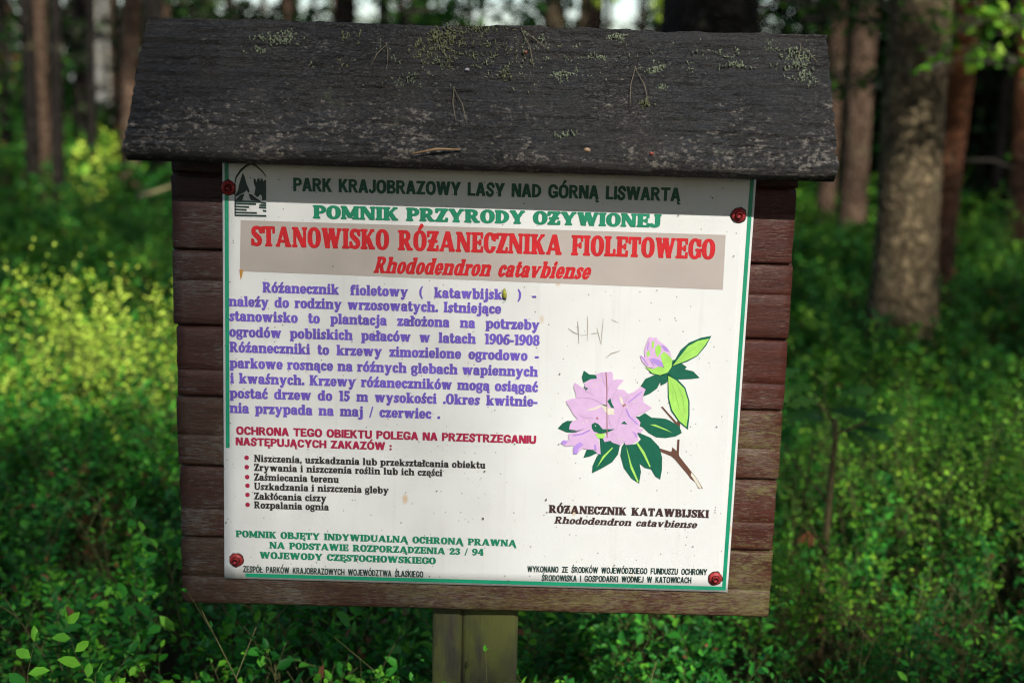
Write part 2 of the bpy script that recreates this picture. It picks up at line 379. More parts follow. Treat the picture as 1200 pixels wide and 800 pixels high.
def glyph(ch, k):
    g = G(); T, H, t2, e, sr, xh = k.T, k.H, k.t2, k.e, k.serif, k.xh
    base = {'Ó':'O','Ż':'Z','Ź':'Z','Ƶ':'Z','Ś':'S','Ć':'C','Ń':'N','Ą':'A','Ę':'E','Ł':'L',
            'ó':'o','ż':'z','ź':'z','ś':'s','ć':'c','ń':'n','ą':'a','ę':'e','ł':'l'}.get(ch, ch)
    ei = e if sr else 0.0
    w = 0.7
    c = base
    R = lambda x0, x1, y0, y1, tv=T, th=H, mask=None: g.ring(x0, x1, y0, y1, tv, th, mask)
    if c == 'A':
        w = 0.86 if sr else 0.78; x0 = ei
        a, b = x0 + t2 * .5, x0 + w - T * .55; ap = x0 + w * .5
        g.para(a, 0, ap - T * .12, 1, t2 * 1.12); g.para(b, 0, ap, 1, T * 1.1)
        g.box(x0 + w * .2, x0 + w * .78, .22, .22 + H)
        g.m &= ~((g.y > .0) & (g.x < a - t2 * .56 + (ap - T * .12 - a) * g.y)) | (g.y < 0)
        g.foot(k, a, t2 * .7, 0, True); g.foot(k, b, T * .8, 0, True); w += 2 * x0
    elif c == 'B':
        g.stem(k, ei, 0, 1, T, 'l', 'l'); g.dee(ei + T * .5, ei + .64, .49, 1, T * .85, H); g.dee(ei + T * .5, ei + .70, 0, .56, T * .92, H); w = ei + .70
    elif c == 'C':
        w = .72; R(0, w * 1.04, -.015, 1.015, T, H * 1.15, (g.x < w * .62) | (g.y > .66) | (g.y < .30)); g.m &= (g.x < w)
        if sr: g.box(w - .12, w, .60, .97)
    elif c == 'D':
        g.stem(k, ei, 0, 1, T, 'l', 'l'); g.dee(ei + T * .5, ei + .72, 0, 1, T, H); w = ei + .72
    elif c in 'EF':
        w = .62 + ei
        g.stem(k, ei, 0, 1, T, 'l', 'lr' if c == 'F' else 'l'); g.box(ei, w, 1 - H, 1); g.box(ei, w - .1, .5 - H * .5, .5 + H * .5)
        if c == 'E': g.box(ei, w + .02, 0, H)
        if sr:
            g.box(w - .11, w, .72, 1); g.box(w - .21, w - .10, .36, .64)
            if c == 'E': g.box(w - .10, w + .02, 0, .29); w += .02
    elif c == 'G':
        w = .78; R(0, w * 1.02, -.015, 1.015, T, H * 1.15, (g.x < w * .6) | (g.y > .66) | (g.y < .38)); g.m &= g.x < w
        g.box(w - T, w, .08, .48)
        if sr: g.box(w - T - .08, w + .05, .48 - .09, .48); g.box(w - .13, w - .02, .62, .97)
        else: g.box(w * .5, w, .48 - H * .9, .48)
    elif c == 'H':
        w = .76; g.stem(k, ei, 0, 1, T, 'lr', 'lr'); g.stem(k, ei + w - T, 0, 1, T, 'lr', 'lr'); g.box(ei, ei + w, .5 - H * .55, .5 + H * .55); w += 2 * ei
    elif c == 'I':
        g.stem(k, ei, 0, 1, T, 'lr', 'lr'); w = T + 2 * ei
    elif c == 'J':
        w = .54 if not sr else .62
        g.stem(k, w - T - ei, .2, 1, T, 'lr', ''); 
        g.path([(w - T / 2 - ei, .3, T / 2), (w - T / 2 - ei - .02, .16, T / 2 * .9), (w * .45 - ei * .5, .075, .085), (.09, .14, .08 if not sr else .10), (.085, .2, .085)])
        g.box(w - T - ei, w - ei, .22, .5)
    elif c == 'K':
        w = .74; g.stem(k, ei, 0, 1, T, 'lr', 'lr')
        g.para(ei + T * .75, .36, ei + w - t2 * .75, 1, t2 * 1.2); g.para(ei + T + .10, .56, ei + w - T * .5, 0, T * 1.15)
        g.foot(k, ei + w - t2 * .75, t2 * .6, 1, False); g.foot(k, ei + w - T * .5, T * .8, 0, True); w += 2 * ei
    elif c == 'L':
        w = .60 + ei; g.stem(k, ei, 0, 1, T, 'lr' if sr else '', 'l'); g.box(ei, w, 0, H)
        if sr: g.box(w - .12, w, 0, .34)
    elif c == 'M':
        w = .92; a = t2 if sr else T
        g.stem(k, ei, 0, 1, a, 'l', 'lr'); g.stem(k, ei + w - T, 0, 1, T, 'r', 'lr')
        g.para(ei + a * .6, 1, ei + w * .5, .0 if not sr else .12, T * 1.0); g.para(ei + w - T * .6, 1, ei + w * .5, .0 if not sr else .12, t2 * 1.0); w += 2 * ei
    elif c == 'N':
        w = .76; a = t2 if sr else T
        g.stem(k, ei, 0, 1, a, 'l', 'lr'); g.stem(k, ei + w - a, 0, 1, a, 'lr', ''); g.para(ei + a * .75, 1, ei + w - a * .75, 0, T * 1.12); w += 2 * ei
    elif c == 'O':
        w = .80; R(0, w, -.015, 1.015, T * 1.04, H * 1.15)
    elif c == 'P':
        g.stem(k, ei, 0, 1, T, 'l', 'lr'); g.dee(ei + T * .5, ei + .66, .40, 1, T * .9, H); w = ei + .66
    elif c == 'R':
        g.stem(k, ei, 0, 1, T, 'l', 'lr'); g.dee(ei + T * .5, ei + .66, .44, 1, T * .9, H)
        g.para(ei + .36, .5, ei + .64, 0, T * 1.05); w = ei + .74
        if sr: g.foot(k, ei + .66, T * .7, 0, True); w = ei + .66 + T * .35 + e
    elif c == 'S':
        w = .64; a, b = T * .5, H * .62
        g.path([(w - .07, .74, b * 1.1), (w - .15, .89, b * 1.1), (w * .5, .945, b), (.15, .85, a * .82), (.14, .66, a * .92), (w * .5, .51, a * .98),
                (w - .15, .36, a * .95), (w - .14, .16, a * .85), (w * .5, .055, b), (.14, .11, b * 1.1), (.07, .26, b * 1.1)])
        if sr: g.box(w - .11, w - .0, .66, .97); g.box(0, .11, .03, .34)
    elif c == 'T':
        w = .74; g.stem(k, w / 2 - T / 2, 0, 1, T, '', 'lr'); g.box(0, w, 1 - H, 1)
        if sr: g.box(0, .11, .68, 1); g.box(w - .11, w, .68, 1)
    elif c == 'U':
        w = .74; a = t2 if sr else T
        g.stem(k, ei, .3, 1, T, 'lr', ''); g.stem(k, ei + w - a, .3, 1, a, 'lr', '')
        R(ei, ei + w, -.015, .72, (T + a) / 2, H * 1.3, g.y < .36); g.box(ei, ei + T, .3, .4); w += 2 * ei
    elif c in 'WVwvyY':
        top = 1.0 if c in 'WVY' else xh; tt = T * 1.08; th = t2 * 1.08
        if c in 'Ww':
            w = 1.12 if c == 'W' else .98; x = ei
            a, b, m_, d, f_ = x + tt * .45, x + w * .28, x + w * .5, x + w * .72, x + w - th * .45
            g.para(a, top, b, 0, tt); g.para(m_ - .03, top, b, 0, th); g.para(m_ - .0, top, d, 0, tt); g.para(f_, top, d, 0, th)
            g.foot(k, a, tt * .7, top, False); g.foot(k, m_, tt * .7, top, False); g.foot(k, f_, th * .6, top, False); w += 2 * ei
        elif c in 'Vv':
            w = .78 if c == 'V' else .66; a, b, f_ = ei + tt * .45, ei + w * .5, ei + w - th * .45
            g.para(a, top, b, 0, tt); g.para(f_, top, b, 0, th); g.foot(k, a, tt * .7, top, False); g.foot(k, f_, th * .6, top, False); w += 2 * ei
        elif c == 'Y':
            w = .78; a, b, f_ = ei + tt * .45, ei + w * .5, ei + w - th * .5
            g.para(a, 1, b, .38, tt * 1.05); g.para(f_, 1, b, .38, th * 1.15); g.stem(k, b - T / 2, 0, .44, T, '', 'lr')
            g.foot(k, a, tt * .7, 1, False); g.foot(k, f_, th * .6, 1, False); w += 2 * ei
        else:
            w = .66; a, b, f_ = ei + tt * .45, ei + w * .5, ei + w - th * .45
            g.para(a, top, b, 0, tt); g.para(f_, top, b - (f_ - b) * .36, -.25, th); g.foot(k, a, tt * .7, top, False); g.foot(k, f_, th * .6, top, False)
            g.path([(b - (f_ - b) * .34, -.22, .075), (.14 + ei, -.25, .075), (.09 + ei, -.19, .095)]); w += 2 * ei
    elif c == 'Z':
        w = .70; g.box(0, w, 1 - H, 1); g.box(0, w, 0, H); g.para(T * .62, 0, w - T * .62, 1, T * 1.2); g.m &= (g.x >= 0) & (g.x <= w)
        if sr: g.box(0, .11, .72, 1); g.box(w - .11, w, 0, .28)
    elif c == 'o':
        w = .66; R(0, w, -.015, xh + .015, T * .98, H * 1.05)
    elif c == 'a':
        w = .60; R(0, w - T * .3, -.015, .43, T * .86, H * .85)
        g.box(w - T, w, 0, xh * .74); g.path([(.11, xh - .17, .095), (.17, xh - .07, .07), (w * .5, xh - .045, .06), (w - T * .55, xh - .14, T * .46), (w - T * .5, xh - .25, T * .5)])
        if sr: g.box(w - T, w + e, 0, k.s); w += e
    elif c in 'bdpq':
        w = .68; bw = .70
        if c == 'b': g.stem(k, ei, 0, 1, T, 'l', ''); R(ei + T * .2, ei + bw, -.015, xh + .015, T * .95, H)
        if c == 'p': g.stem(k, ei, -.27, xh, T, 'l', 'lr'); R(ei + T * .2, ei + bw, -.015, xh + .015, T * .95, H)
        if c == 'd': g.stem(k, bw - T, 0, 1, T, 'l', 'r'); R(0, bw - T * .2, -.015, xh + .015, T * .95, H)
        w = bw + ei
    elif c == 'c':
        w = .56; R(0, w * 1.1, -.015, xh + .015, T, H, (g.x < w * .6) | (g.y > xh * .68) | (g.y < xh * .30)); g.m &= g.x < w
        if sr: g.m |= (g.x - (w - .10)) ** 2 + (g.y - xh * .76) ** 2 < .095 ** 2
    elif c == 'e':
        w = .62; R(0, w, -.015, xh + .015, T * .96, H, (g.y > xh * .40) | (g.x < w * .6) | (g.y < xh * .26)); g.box(T * .6, w - .04, xh * .40, xh * .40 + H * .8)
    elif c == 'f':
        w = .48; g.stem(k, ei, 0, .75, T, '', 'lr'); g.box(0, w - .03, xh - H, xh)
        g.path([(ei + T * .5, .7, T * .5), (ei + T * .62, .87, T * .4), (w - .10, .93, .065), (w - .02, .88, .085)])
    elif c == 'g':
        w = .66; R(0, .60, .16, xh + .015, T * .88, H * .85); g.box(.44, w + .02, xh - H * 1.1, xh)
        R(0.01, .64, -.28, .17, T * .62, H * .85); g.path([(.14, .24, .07), (.10, .14, .07), (.3, .10, .075), (.5, .04, .075)])
    elif c in 'hnmu':
        if c == 'u':
            w = .70; g.stem(k, ei, .15, xh, T, 'l', ''); g.stem(k, ei + w - T - ei, 0, xh, T, 'l', 'r')
            g.path([(ei + T * .5, .22, T * .5), (ei + T * .7, .1, T * .42), (w * .58, .075, .075), (w - T * .6, .15, .07)]); w += ei
        else:
            g.stem(k, ei, 0, 1 if c == 'h' else xh, T, 'l', 'lr'); step = .46 if c != 'm' else .42
            xs = [ei]
            for j in range(2 if c == 'm' else 1):
                x = xs[-1] + step; xs.append(x); g.stem(k, x, 0, xh - .2, T, '', 'lr')
                g.path([(xs[-2] + T * .8, xh - .18, .055), (xs[-2] + T + (step - T) * .6, xh - .065, .065), (x + T * .52, xh - .14, T * .44), (x + T * .5, xh - .26, T * .5)])
            w = xs[-1] + T + ei
    elif c in 'ij':
        if c == 'i': g.stem(k, ei, 0, xh, T, 'l', 'lr'); cx = ei + T / 2; w = T + 2 * ei
        else:
            g.stem(k, ei + .07, -.12, xh, T, 'l', ''); cx = ei + .07 + T / 2; w = T + 2 * ei + .04
            g.path([(cx, -.08, T / 2), (cx - .03, -.19, T * .4), (.03, -.235, .075), (.0, -.2, .085)])
        g.m |= (g.x - cx) ** 2 + (g.y - .90) ** 2 < (T * .50) ** 2
    elif c == 'k':
        w = .68; g.stem(k, ei, 0, 1, T, 'l', 'lr'); g.para(ei + T * .7, .26, ei + w - t2 * .85, xh, t2 * 1.2); g.para(ei + T + .08, .44, ei + w - T * .5, 0, T * 1.1)
        g.foot(k, ei + w - t2 * .85, t2 * .6, xh, False); g.foot(k, ei + w - T * .5, T * .7, 0, True); w += 1.6 * ei
    elif c == 'l':
        g.stem(k, ei, 0, 1, T, 'l', 'lr'); w = T + 2 * ei
    elif c == 'r':
        w = .54; g.stem(k, ei, 0, xh, T, 'l', 'lr'); g.path([(ei + T * .8, xh - .2, .06), (ei + T + .08, xh - .08, .075), (w - .08, xh - .10, .105)])
    elif c == 's':
        w = .52; a, b = T * .47, H * .6
        g.path([(w - .07, xh - .17, b), (w - .13, xh - .07, b), (w * .5, xh - .045, b), (.12, xh - .16, a * .75), (w * .5, xh * .5, a * .9), (w - .12, .16, a * .78), (w * .5, .05, b), (.12, .07, b), (.06, .17, b)])
        if sr: g.box(w - .10, w, xh - .22, xh - .02); g.box(0, .10, .02, .22)
    elif c == 't':
        w = .46; g.stem(k, ei, .14, .93, T); g.box(0, w - .02, xh - H, xh)
        g.path([(ei + T * .5, .2, T * .5), (ei + T * .68, .1, T * .4), (w - .08, .07, .075), (w - .01, .14, .06)])
    elif c == 'z':
        w = .58; g.box(0, w, xh - H, xh); g.box(0, w, 0, H); g.para(T * .6, 0, w - T * .6, xh, T * 1.2); g.m &= (g.x >= 0) & (g.x <= w)
        if sr: g.box(0, .10, xh - .22, xh); g.box(w - .10, w, 0, .22)
    elif c == '1':
        w = .5; g.stem(k, ei + .1, 0, 1, T, '', 'lr'); g.box(.03, ei + .12, 1 - k.s * 1.1 - .02, 1); w = .1 + T + 2 * ei
    elif c == '0': w = .66; R(0, w, -.015, 1.015, T * .96, H * 1.1)
    elif c == '2':
        w = .64; g.path([(.10, .72, .095), (.14, .86, .09), (w * .52, .94, .07), (w - .14, .78, T * .5), (w - .2, .58, T * .5), (w * .42, .36, .10), (.12, .12, .09)])
        g.box(.02, w, 0, H * 1.5); g.box(w - .1, w, 0, .28)
    elif c == '3':
        w = .64; g.path([(.10, .78, .09), (.2, .93, .07), (w * .5, .94, .07), (w - .16, .78, T * .47), (w * .55, .55, .07), (w * .4, .535, .06)])
        g.path([(w * .4, .535, .06), (w * .6, .51, .07), (w - .14, .28, T * .5), (w * .5, .06, .075), (.18, .08, .08), (.10, .22, .09)])
    elif c == '4':
        w = .70; g.stem(k, w * .52, 0, 1, T, '', 'lr'); g.para(.08, .30, w * .55, 1, .13); g.box(0, w, .25, .25 + H * 1.1)
    elif c == '5':
        w = .62; g.box(.08, w - .03, 1 - H * 1.7, 1); g.box(.08, .2, .45, 1)
        g.path([(.13, .52, .06), (w * .5, .60, .075), (w - .13, .34, T * .5), (w * .5, .06, .075), (.18, .08, .08), (.10, .2, .09)])
    elif c in '69':
        w = .66
        if c == '6': R(0, w, -.015, .64, T * .94, H); g.path([(T * .48, .3, T * .48), (T * .55, .6, T * .48), (w * .5, .92, .08), (w - .10, .90, .075)])
        else: R(0, w, .36, 1.015, T * .94, H); g.path([(w - T * .48, .7, T * .48), (w - T * .55, .4, T * .48), (w * .5, .08, .08), (.10, .10, .075)])
    elif c == '8':
        w = .66; R(.04, w - .04, .47, 1.015, T * .85, H * .9); R(0, w, -.015, .56, T * .94, H)
    elif c == '-': w = .36; g.box(0, .36, .28, .42)
    elif c == '.': w = .24; g.m |= (g.x - .12) ** 2 + (g.y - .11) ** 2 < .125 ** 2
    elif c == ':':
        w = .24
        for yy in (.12, .55): g.m |= (g.x - .12) ** 2 + (g.y - yy) ** 2 < .12 ** 2
    elif c == ',': w = .24; g.path([(.13, .11, .115), (.14, .02, .08), (.06, -.12, .04)])
    elif c == '/': w = .38; g.para(.04, -.08, .34, 1.02, .085)
    elif c == '(': w = .3; g.path([(.26, 1.02, .04), (.10, .72, .075), (.08, .45, .085), (.10, .18, .075), (.26, -.14, .04)])
    elif c == ')': w = .3; g.path([(.04, 1.02, .04), (.20, .72, .075), (.22, .45, .085), (.20, .18, .075), (.04, -.14, .04)])
    up = 1.0 if ch.isupper() else xh
    mid = w / 2
    if ch in 'ÓŚĆŃŹóśćńź': g.path([(mid - .05, up + .10, .055), (mid + .10, up + .27, .095)])
    if ch in 'Żż': g.m |= (g.x - mid) ** 2 + (g.y - up - .19) ** 2 < .11 ** 2
    if ch == 'Ƶ': g.box(mid - .28, mid + .28, .44, .44 + H)
    if ch in 'Łł': g.path([(mid - .24 if ch == 'ł' else .0, .40 if ch == 'Ł' else .48, .06), (mid + .24 if ch == 'ł' else .48, .62 if ch == 'Ł' else .78, .06)])
    if ch in 'ĄĘąę': g.path([(w - T * .55, .03, .055), (w - T * .8, -.10, .055), (w - T * .65, -.20, .06), (w - T * .1, -.19, .05)])
    return g, w

def contour(g, fat=2):
    """filled outline of a drawn letter as polygons (marching squares with merged inner runs)"""
    m = g.m
    for _ in range(fat):                      # ink spread
        q = m.copy(); q[1:] |= m[:-1]; q[:-1] |= m[1:]; q[:, 1:] |= m[:, :-1]; q[:, :-1] |= m[:, 1:]; m = q
    f = m.reshape(g.ny, g.SS, g.nx, g.SS).mean((1, 3)).astype(float)
    p = np.pad(f, 1)
    h = 1.0 / g.N
    ins = p >= 0.5
    polys = []
    ny, nx = p.shape
    P = lambda i, j: (g.X0 + (j - 0.5) * h, g.Y0 + (i - 0.5) * h)
    for i in range(ny - 1):
        run = None
        for j in range(nx):
            full = j < nx - 1 and ins[i, j] and ins[i, j + 1] and ins[i + 1, j] and ins[i + 1, j + 1]
            if full:
                if run is None: run = j
                continue
            if run is not None:
                a, b = P(i, run), P(i + 1, j); polys.append([a, (b[0], a[1]), b, (a[0], b[1])]); run = None
            if j == nx - 1: break
            cs = [(i, j), (i, j + 1), (i + 1, j + 1), (i + 1, j)]
            v = [p[c] for c in cs]
            if max(v) < 0.5: continue
            poly = []
            for q in range(4):
                a, b = v[q], v[(q + 1) % 4]; A, B = P(*cs[q]), P(*cs[(q + 1) % 4])
                if a >= 0.5: poly.append(A)
                if (a >= 0.5) != (b >= 0.5):
                    t = (0.5 - a) / (b - a); poly.append((A[0] + (B[0] - A[0]) * t, A[1] + (B[1] - A[1]) * t))
            if len(poly) > 2: polys.append(poly)
    return polys

FAT = dict(slab=3, title=3, list=2, sans=2, cond=1, head=4)
_gc = {}
def glyph_polys(ch, key, st):
    if (ch, key) not in _gc:
        g, w = glyph(ch, st); _gc[(ch, key)] = (contour(g, FAT[key]), w)
    return _gc[(ch, key)]

PLATE_Y = -0.0045
def text_line(mb, s, pl, pr, cap_px, key, gap=0.36, lw=None, track=0.07, slant=0.0, y=PLATE_Y):
    """one line of lettering on the plate between two baseline ends"""
    st = dict(slab=SLAB, title=TITLE, list=SLABL, sans=SANS, cond=COND, head=SLAB)[key]
    A, B = at(*pl, y), at(*pr, y); L = np.linalg.norm(B - A); ux = (B - A) / L; uy = np.array([0, 0, 1.0])
    S = cap_px / FPX * ((A - CAM) @ _F)
    items = [(c, None if c == ' ' else glyph_polys(c, key, st)) for c in s]
    adv = sum(it[1][1] + track for it in items if it[1]); ns = s.count(' ')
    adv -= track
    if lw is None: lw = (L / S - ns * gap) / adv
    elif ns: gap = (L / S - adv * lw) / ns
    x = 0.0
    for c, it in items:
        if it is None: x += gap; continue
        polys, w = it
        for poly in polys:
            mb.add([A + ux * S * (x + q[0] * lw + slant * q[1]) + uy * S * q[1] for q in poly], [tuple(range(len(poly)))])
        x += (w + track) * lw
    return lw, gap

# ------------------------------------------------------------------ the information board
board = empty('information_board', (-0.052, 0.10, 0.0), 'maroon plank notice board with a white printed plate under a dark weathered wooden roof', 'notice board')
M_roof = mat_roof()
M_post = mat_post()

# post: two squared timbers standing side by side, one part
def timber(mb, x0, x1, y0, y1, z0, z1, seed):
    b = 0.006; nz = 14
    prof = [(x0 + b, y0), (x1 - b, y0), (x1, y0 + b), (x1, y1 - b), (x1 - b, y1), (x0 + b, y1), (x0, y1 - b), (x0, y0 + b)]
    vs = []
    for i in range(nz + 1):
        z = z0 + (z1 - z0) * i / nz
        for j, (x, y) in enumerate(prof):
            vs.append((x + 0.0025 * fbm(j * 3.1 + seed, z * 4, 0), y + 0.0025 * fbm(j * 3.1, z * 4, seed), z))
    n = len(prof); fs = [tuple(range(n - 1, -1, -1)), tuple(nz * n + k for k in range(n))]
    for i in range(nz):
        for k in range(n): fs.append((i*n+k, i*n+(k+1) % n, (i+1)*n+(k+1) % n, (i+1)*n+k))
    mb.add(vs, fs)
mb = MB(); timber(mb, -0.1285, -0.0758, 0.0285, 0.150, -0.25, 1.60, 1.3); tag(mb.build('post_beam', M_post, board), 'narrower squared post timber')
mb = MB(); timber(mb, -0.0752, 0.0220, 0.028, 0.155, -0.25, 1.60, 4.7); tag(mb.build('post_beam', M_post, board), 'wider squared post timber streaked with algae')

# seven horizontal planks, each its own part
seams = [0.7065, 0.8300, 0.9570, 1.0790, 1.2005, 1.3275, 1.4520, 1.5760]
tints = [(0.0390, 0.0125, 0.0068), (0.0421, 0.0109, 0.0065), (0.0452, 0.0140, 0.0072), (0.0413, 0.0099, 0.0061), (0.0390, 0.0104, 0.0065), (0.0399, 0.0099, 0.0065), (0.0301, 0.0088, 0.0054)]
grv = [0.42, 0.40, 0.45, 0.38, 0.60, 0.68, 0.5]
def plank(mb, z0, z1, xl, xr, gf, seed):
    g = 0.0022; y0, y1 = 0.0, 0.024; b = 0.003
    zs = z0 + g; ze = z1 - g; zg = z0 + (z1 - z0) * gf
    prof = [(y1, zs), (y0 + b, zs), (y0 + 0.001, zs + b * .6), (y0, zs + b * 1.4)]
    for t in np.linspace(0.2, 1, 4): prof.append((y0, zs + b * 1.4 + (zg - 0.001 - zs - b * 1.4) * t))
    prof += [(y0 + 0.0010, zg), (y0, zg + 0.001)]
    for t in np.linspace(0.2, 1, 4): prof.append((y0, zg + 0.001 + (ze - b * 1.4 - zg - 0.001) * t))
    prof += [(y0 + 0.001, ze - b * .6), (y0 + b, ze), (y0 + .011, ze), (y0 + .0112, ze + .009), (y0 + .018, ze + .009), (y0 + .0182, ze), (y1, ze)]
    nx = 60; n = len(prof); vs = []
    for i in range(nx + 1):
        x = xl + (xr - xl) * i / nx
        for j, (y, z) in enumerate(prof):
            dz = 0.0012 * fbm(x * 9, seed, j * 0.3); dy = 0.0009 * fbm(x * 5, z * 60, seed)
            ex = 0.0015 * fbm(z * 70, seed, 3.3) if i in (0, nx) else 0
            vs.append((x + ex, y + (dy if y < 0.02 else 0), z + dz))
    fs = [tuple(range(n)), tuple(nx * n + n - 1 - k for k in range(n))]
    for i in range(nx):
        for k in range(n): fs.append((i*n+(k+1) % n, i*n+k, (i+1)*n+k, (i+1)*n+(k+1) % n))
    mb.add(vs, fs)
jit = [(0.0, 0.0), (0.0015, -0.001), (-.001, .001), (0.002, 0.0015), (-.0015, .002), (0, -.0005), (0.001, 0.001)]
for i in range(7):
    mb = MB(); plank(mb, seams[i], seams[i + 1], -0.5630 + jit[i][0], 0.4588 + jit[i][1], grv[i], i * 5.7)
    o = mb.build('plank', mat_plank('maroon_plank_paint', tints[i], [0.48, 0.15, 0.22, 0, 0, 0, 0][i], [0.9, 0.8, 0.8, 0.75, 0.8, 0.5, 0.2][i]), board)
    if i == 0: o['label'] = 'lowest plank, worn and stained with yellow green algae'
    if i == 2: o['label'] = 'plank with faded, yellowed paint at its right end'
# two hidden battens hold the planks together behind
for x in (-0.45, 0.30):
    mb = MB(); mb.box((x, 0.0245, 0.72), (x + 0.06, 0.05, 1.58)); mb.build('batten', M_post, board)

# roof: two weathered boards meeting in a ridge
def roof_slab(mb, e0, e1, r0, r1, thick, nx=380, ny=110, seed=0.0, amp=1.0, side=-1):
    """e0,e1: eave ends; r0,r1: ridge ends; outer face rough along the grain"""
    e0, e1, r0, r1 = map(np.array, (e0, e1, r0, r1))
    nrm = np.cross(e1 - e0, r0 - e0); nrm /= np.linalg.norm(nrm)
    if nrm[2] < 0: nrm = -nrm
    top = []; bot = []
    for j in range(ny + 1):
        t = j / ny
        for i in range(nx + 1):
            s = i / nx
            p = (e0 * (1 - s) + e1 * s) * (1 - t) + (r0 * (1 - s) + r1 * s) * t
            x, q = p[0], t * 0.27
            d = 0.0036 * noise.fractal(Vector((x * 4, q * 80, seed)), 0.8, 2.1, 6) - 0.004 * max(0.0, 0.12 - abs(noise.noise(Vector((x * 3.2, q * 46, seed + 2))))) / 0.12 + 0.004 * noise.noise(Vector((x * 2.1, q * 9, seed + 5)))
            d += 0.0016 * noise.noise(Vector((x * 60, q * 220, seed)))
            if side < 0:
                for (cx, cq, ln, dp) in ((-.50, .218, .13, .006), (-.53, .183, .09, .007), (-.40, .075, .2, .003), (.15, .19, .25, .004), (.3, .11, .2, .0035), (-.1, .14, .3, .003)):
                    yy = q - cq - 0.004 * noise.noise(Vector((x * 14, cx, 0)))
                    if abs(x - cx) < ln: d -= dp * math.exp(-(yy / 0.0022) ** 2) * (1 - abs(x - cx) / ln)
                kx, kq = x + 0.52 + 0.02, q - 0.155          # a knot hole
                rr = math.hypot((x + 0.497) / 1.3, q - 0.172)
                d -= 0.008 * math.exp(-(rr / 0.0075) ** 2); d += 0.004 * math.exp(-((rr - 0.016) / 0.008) ** 2)
            d *= amp
            edge = min(t / 0.06, 1.0)
            d -= 0.005 * (1 - edge) ** 2
            rag = 0.004 * noise.fractal(Vector((q * 45, seed, 8.0 + (i > nx / 2) * 5)), 1.0, 2.0, 3)
            if i in (0, nx): p = p + np.array([rag, 0, 0])
            if j == ny: p = p + np.array([0, 0, 0.0035 * noise.fractal(Vector((x * 22, 1.0, seed)), 1.0, 2.0, 4)])
            top.append(p + nrm * d); bot.append(p - nrm * (thick - 0.003 * (1 - edge)))
    vs = top + bot; n = nx + 1; off = len(top); fs = []
    for j in range(ny):
        for i in range(nx):
            a = j * n + i
            fs.append((a, a + 1, a + n + 1, a + n)); fs.append((off + a, off + a + n, off + a + n + 1, off + a + 1))
    for i in range(nx):
        fs.append((i, off + i, off + i + 1, i + 1)); a = ny * n + i; fs.append((a, a + 1, off + a + 1, off + a))
    for j in range(ny):
        a = j * n; fs.append((a, a + n, off + a + n, off + a)); a = j * n + nx; fs.append((a, off + a, off + a + n, a + n))
    if side > 0: fs = [f[::-1] for f in fs]
    mb.add(vs, fs)
EY, RY = -0.112, 0.050
e0, e1 = at(143, 173, EY), at(983, 199, EY); r0, r1 = at(173, 19, RY), at(969, 42, RY)
mb = MB(); roof_slab(mb, e0, e1, r0, r1, 0.036)
roof = mb.build('roof_board', M_roof, board, smooth=True); roof['label'] = 'cracked dark front roof board spotted with lichen'
def roof_pt(s, t, h=0.0):
    nn = np.cross(e1 - e0, r0 - e0); nn /= np.linalg.norm(nn); nn = nn if nn[2] > 0 else -nn
    return (e0 * (1 - s) + e1 * s) * (1 - t) + (r0 * (1 - s) + r1 * s) * t + nn * h
def roof_st(px, py):
    """place on the front slope seen at a spot of the photograph"""
    d = at(px, py, 0) - CAM; nn = np.cross(e1 - e0, r0 - e0); t = ((e0 - CAM) @ nn) / (d @ nn); P = CAM + d * t
    A = np.array([e1 - e0, r0 - e0]).T; st = np.linalg.lstsq(A, P - e0, rcond=None)[0]; return st
b0, b1 = e0 + [0, 2 * (RY - EY) + 0.02, 0], e1 + [0, 2 * (RY - EY) + 0.02, 0]
q0, q1 = r0 + [0, 0.012, -0.004], r1 + [0, 0.012, -0.004]
mb = MB(); roof_slab(mb, b0, b1, q0, q1, 0.030, 60, 16, seed=9.0, amp=0.8, side=1)
mb.build('roof_board', M_roof, board, smooth=True)['label'] = 'rear roof board sloping away behind the ridge'
for x in (-0.53, 0.40):                                   # triangular gable rafters carrying the roof
    mb = MB(); ys = [(0.026, 1.555), (0.09, 1.645), (0.155, 1.555)]
    vs = [(x, y, z) for y, z in ys] + [(x + 0.03, y, z) for y, z in ys]
    mb.add(vs, [(0, 2, 1), (3, 4, 5), (0, 1, 4, 3), (1, 2, 5, 4), (2, 0, 3, 5)]); mb.build('rafter', M_post, board)

# the enamel plate
TL, TR, BR, BL = at(260.5, 181, -.004), at(887, 200, -.004), at(852.5, 693.5, -.004), at(263, 677, -.004)
def quad_uv(u, v, y):
    p = (TL * (1 - u) + TR * u) * (1 - v) + (BL * (1 - u) + BR * u) * v
    return np.array([p[0], y, p[2]])
M_plate = mat_plate()
mb = MB(); nu, nv = 40, 30
f_ = [quad_uv(i / nu, j / nv, -0.004 + 0.0) for j in range(nv + 1) for i in range(nu + 1)]
b_ = [quad_uv(i / nu, j / nv, -0.0012) for j in range(nv + 1) for i in range(nu + 1)]
vs = f_ + b_; n = nu + 1; off = len(f_); fs = []
for j in range(nv):
    for i in range(nu): a = j*n+i; fs += [(a, a+n, a+n+1, a+1), (off+a, off+a+1, off+a+n+1, off+a+n)]
for i in range(nu): a = nv*n+i; fs += [(i, i+1, off+i+1, off+i), (a, off+a, off+a+1, a+1)]
for j in range(nv): a = j*n; c = a+nu; fs += [(a, off+a, off+a+n, a+n), (c, c+n, off+c+n, off+c)]
mb.add(vs, fs); plate = mb.build('sign_plate', M_plate, board); plate['label'] = 'white enamel plate printed in green, red and violet'

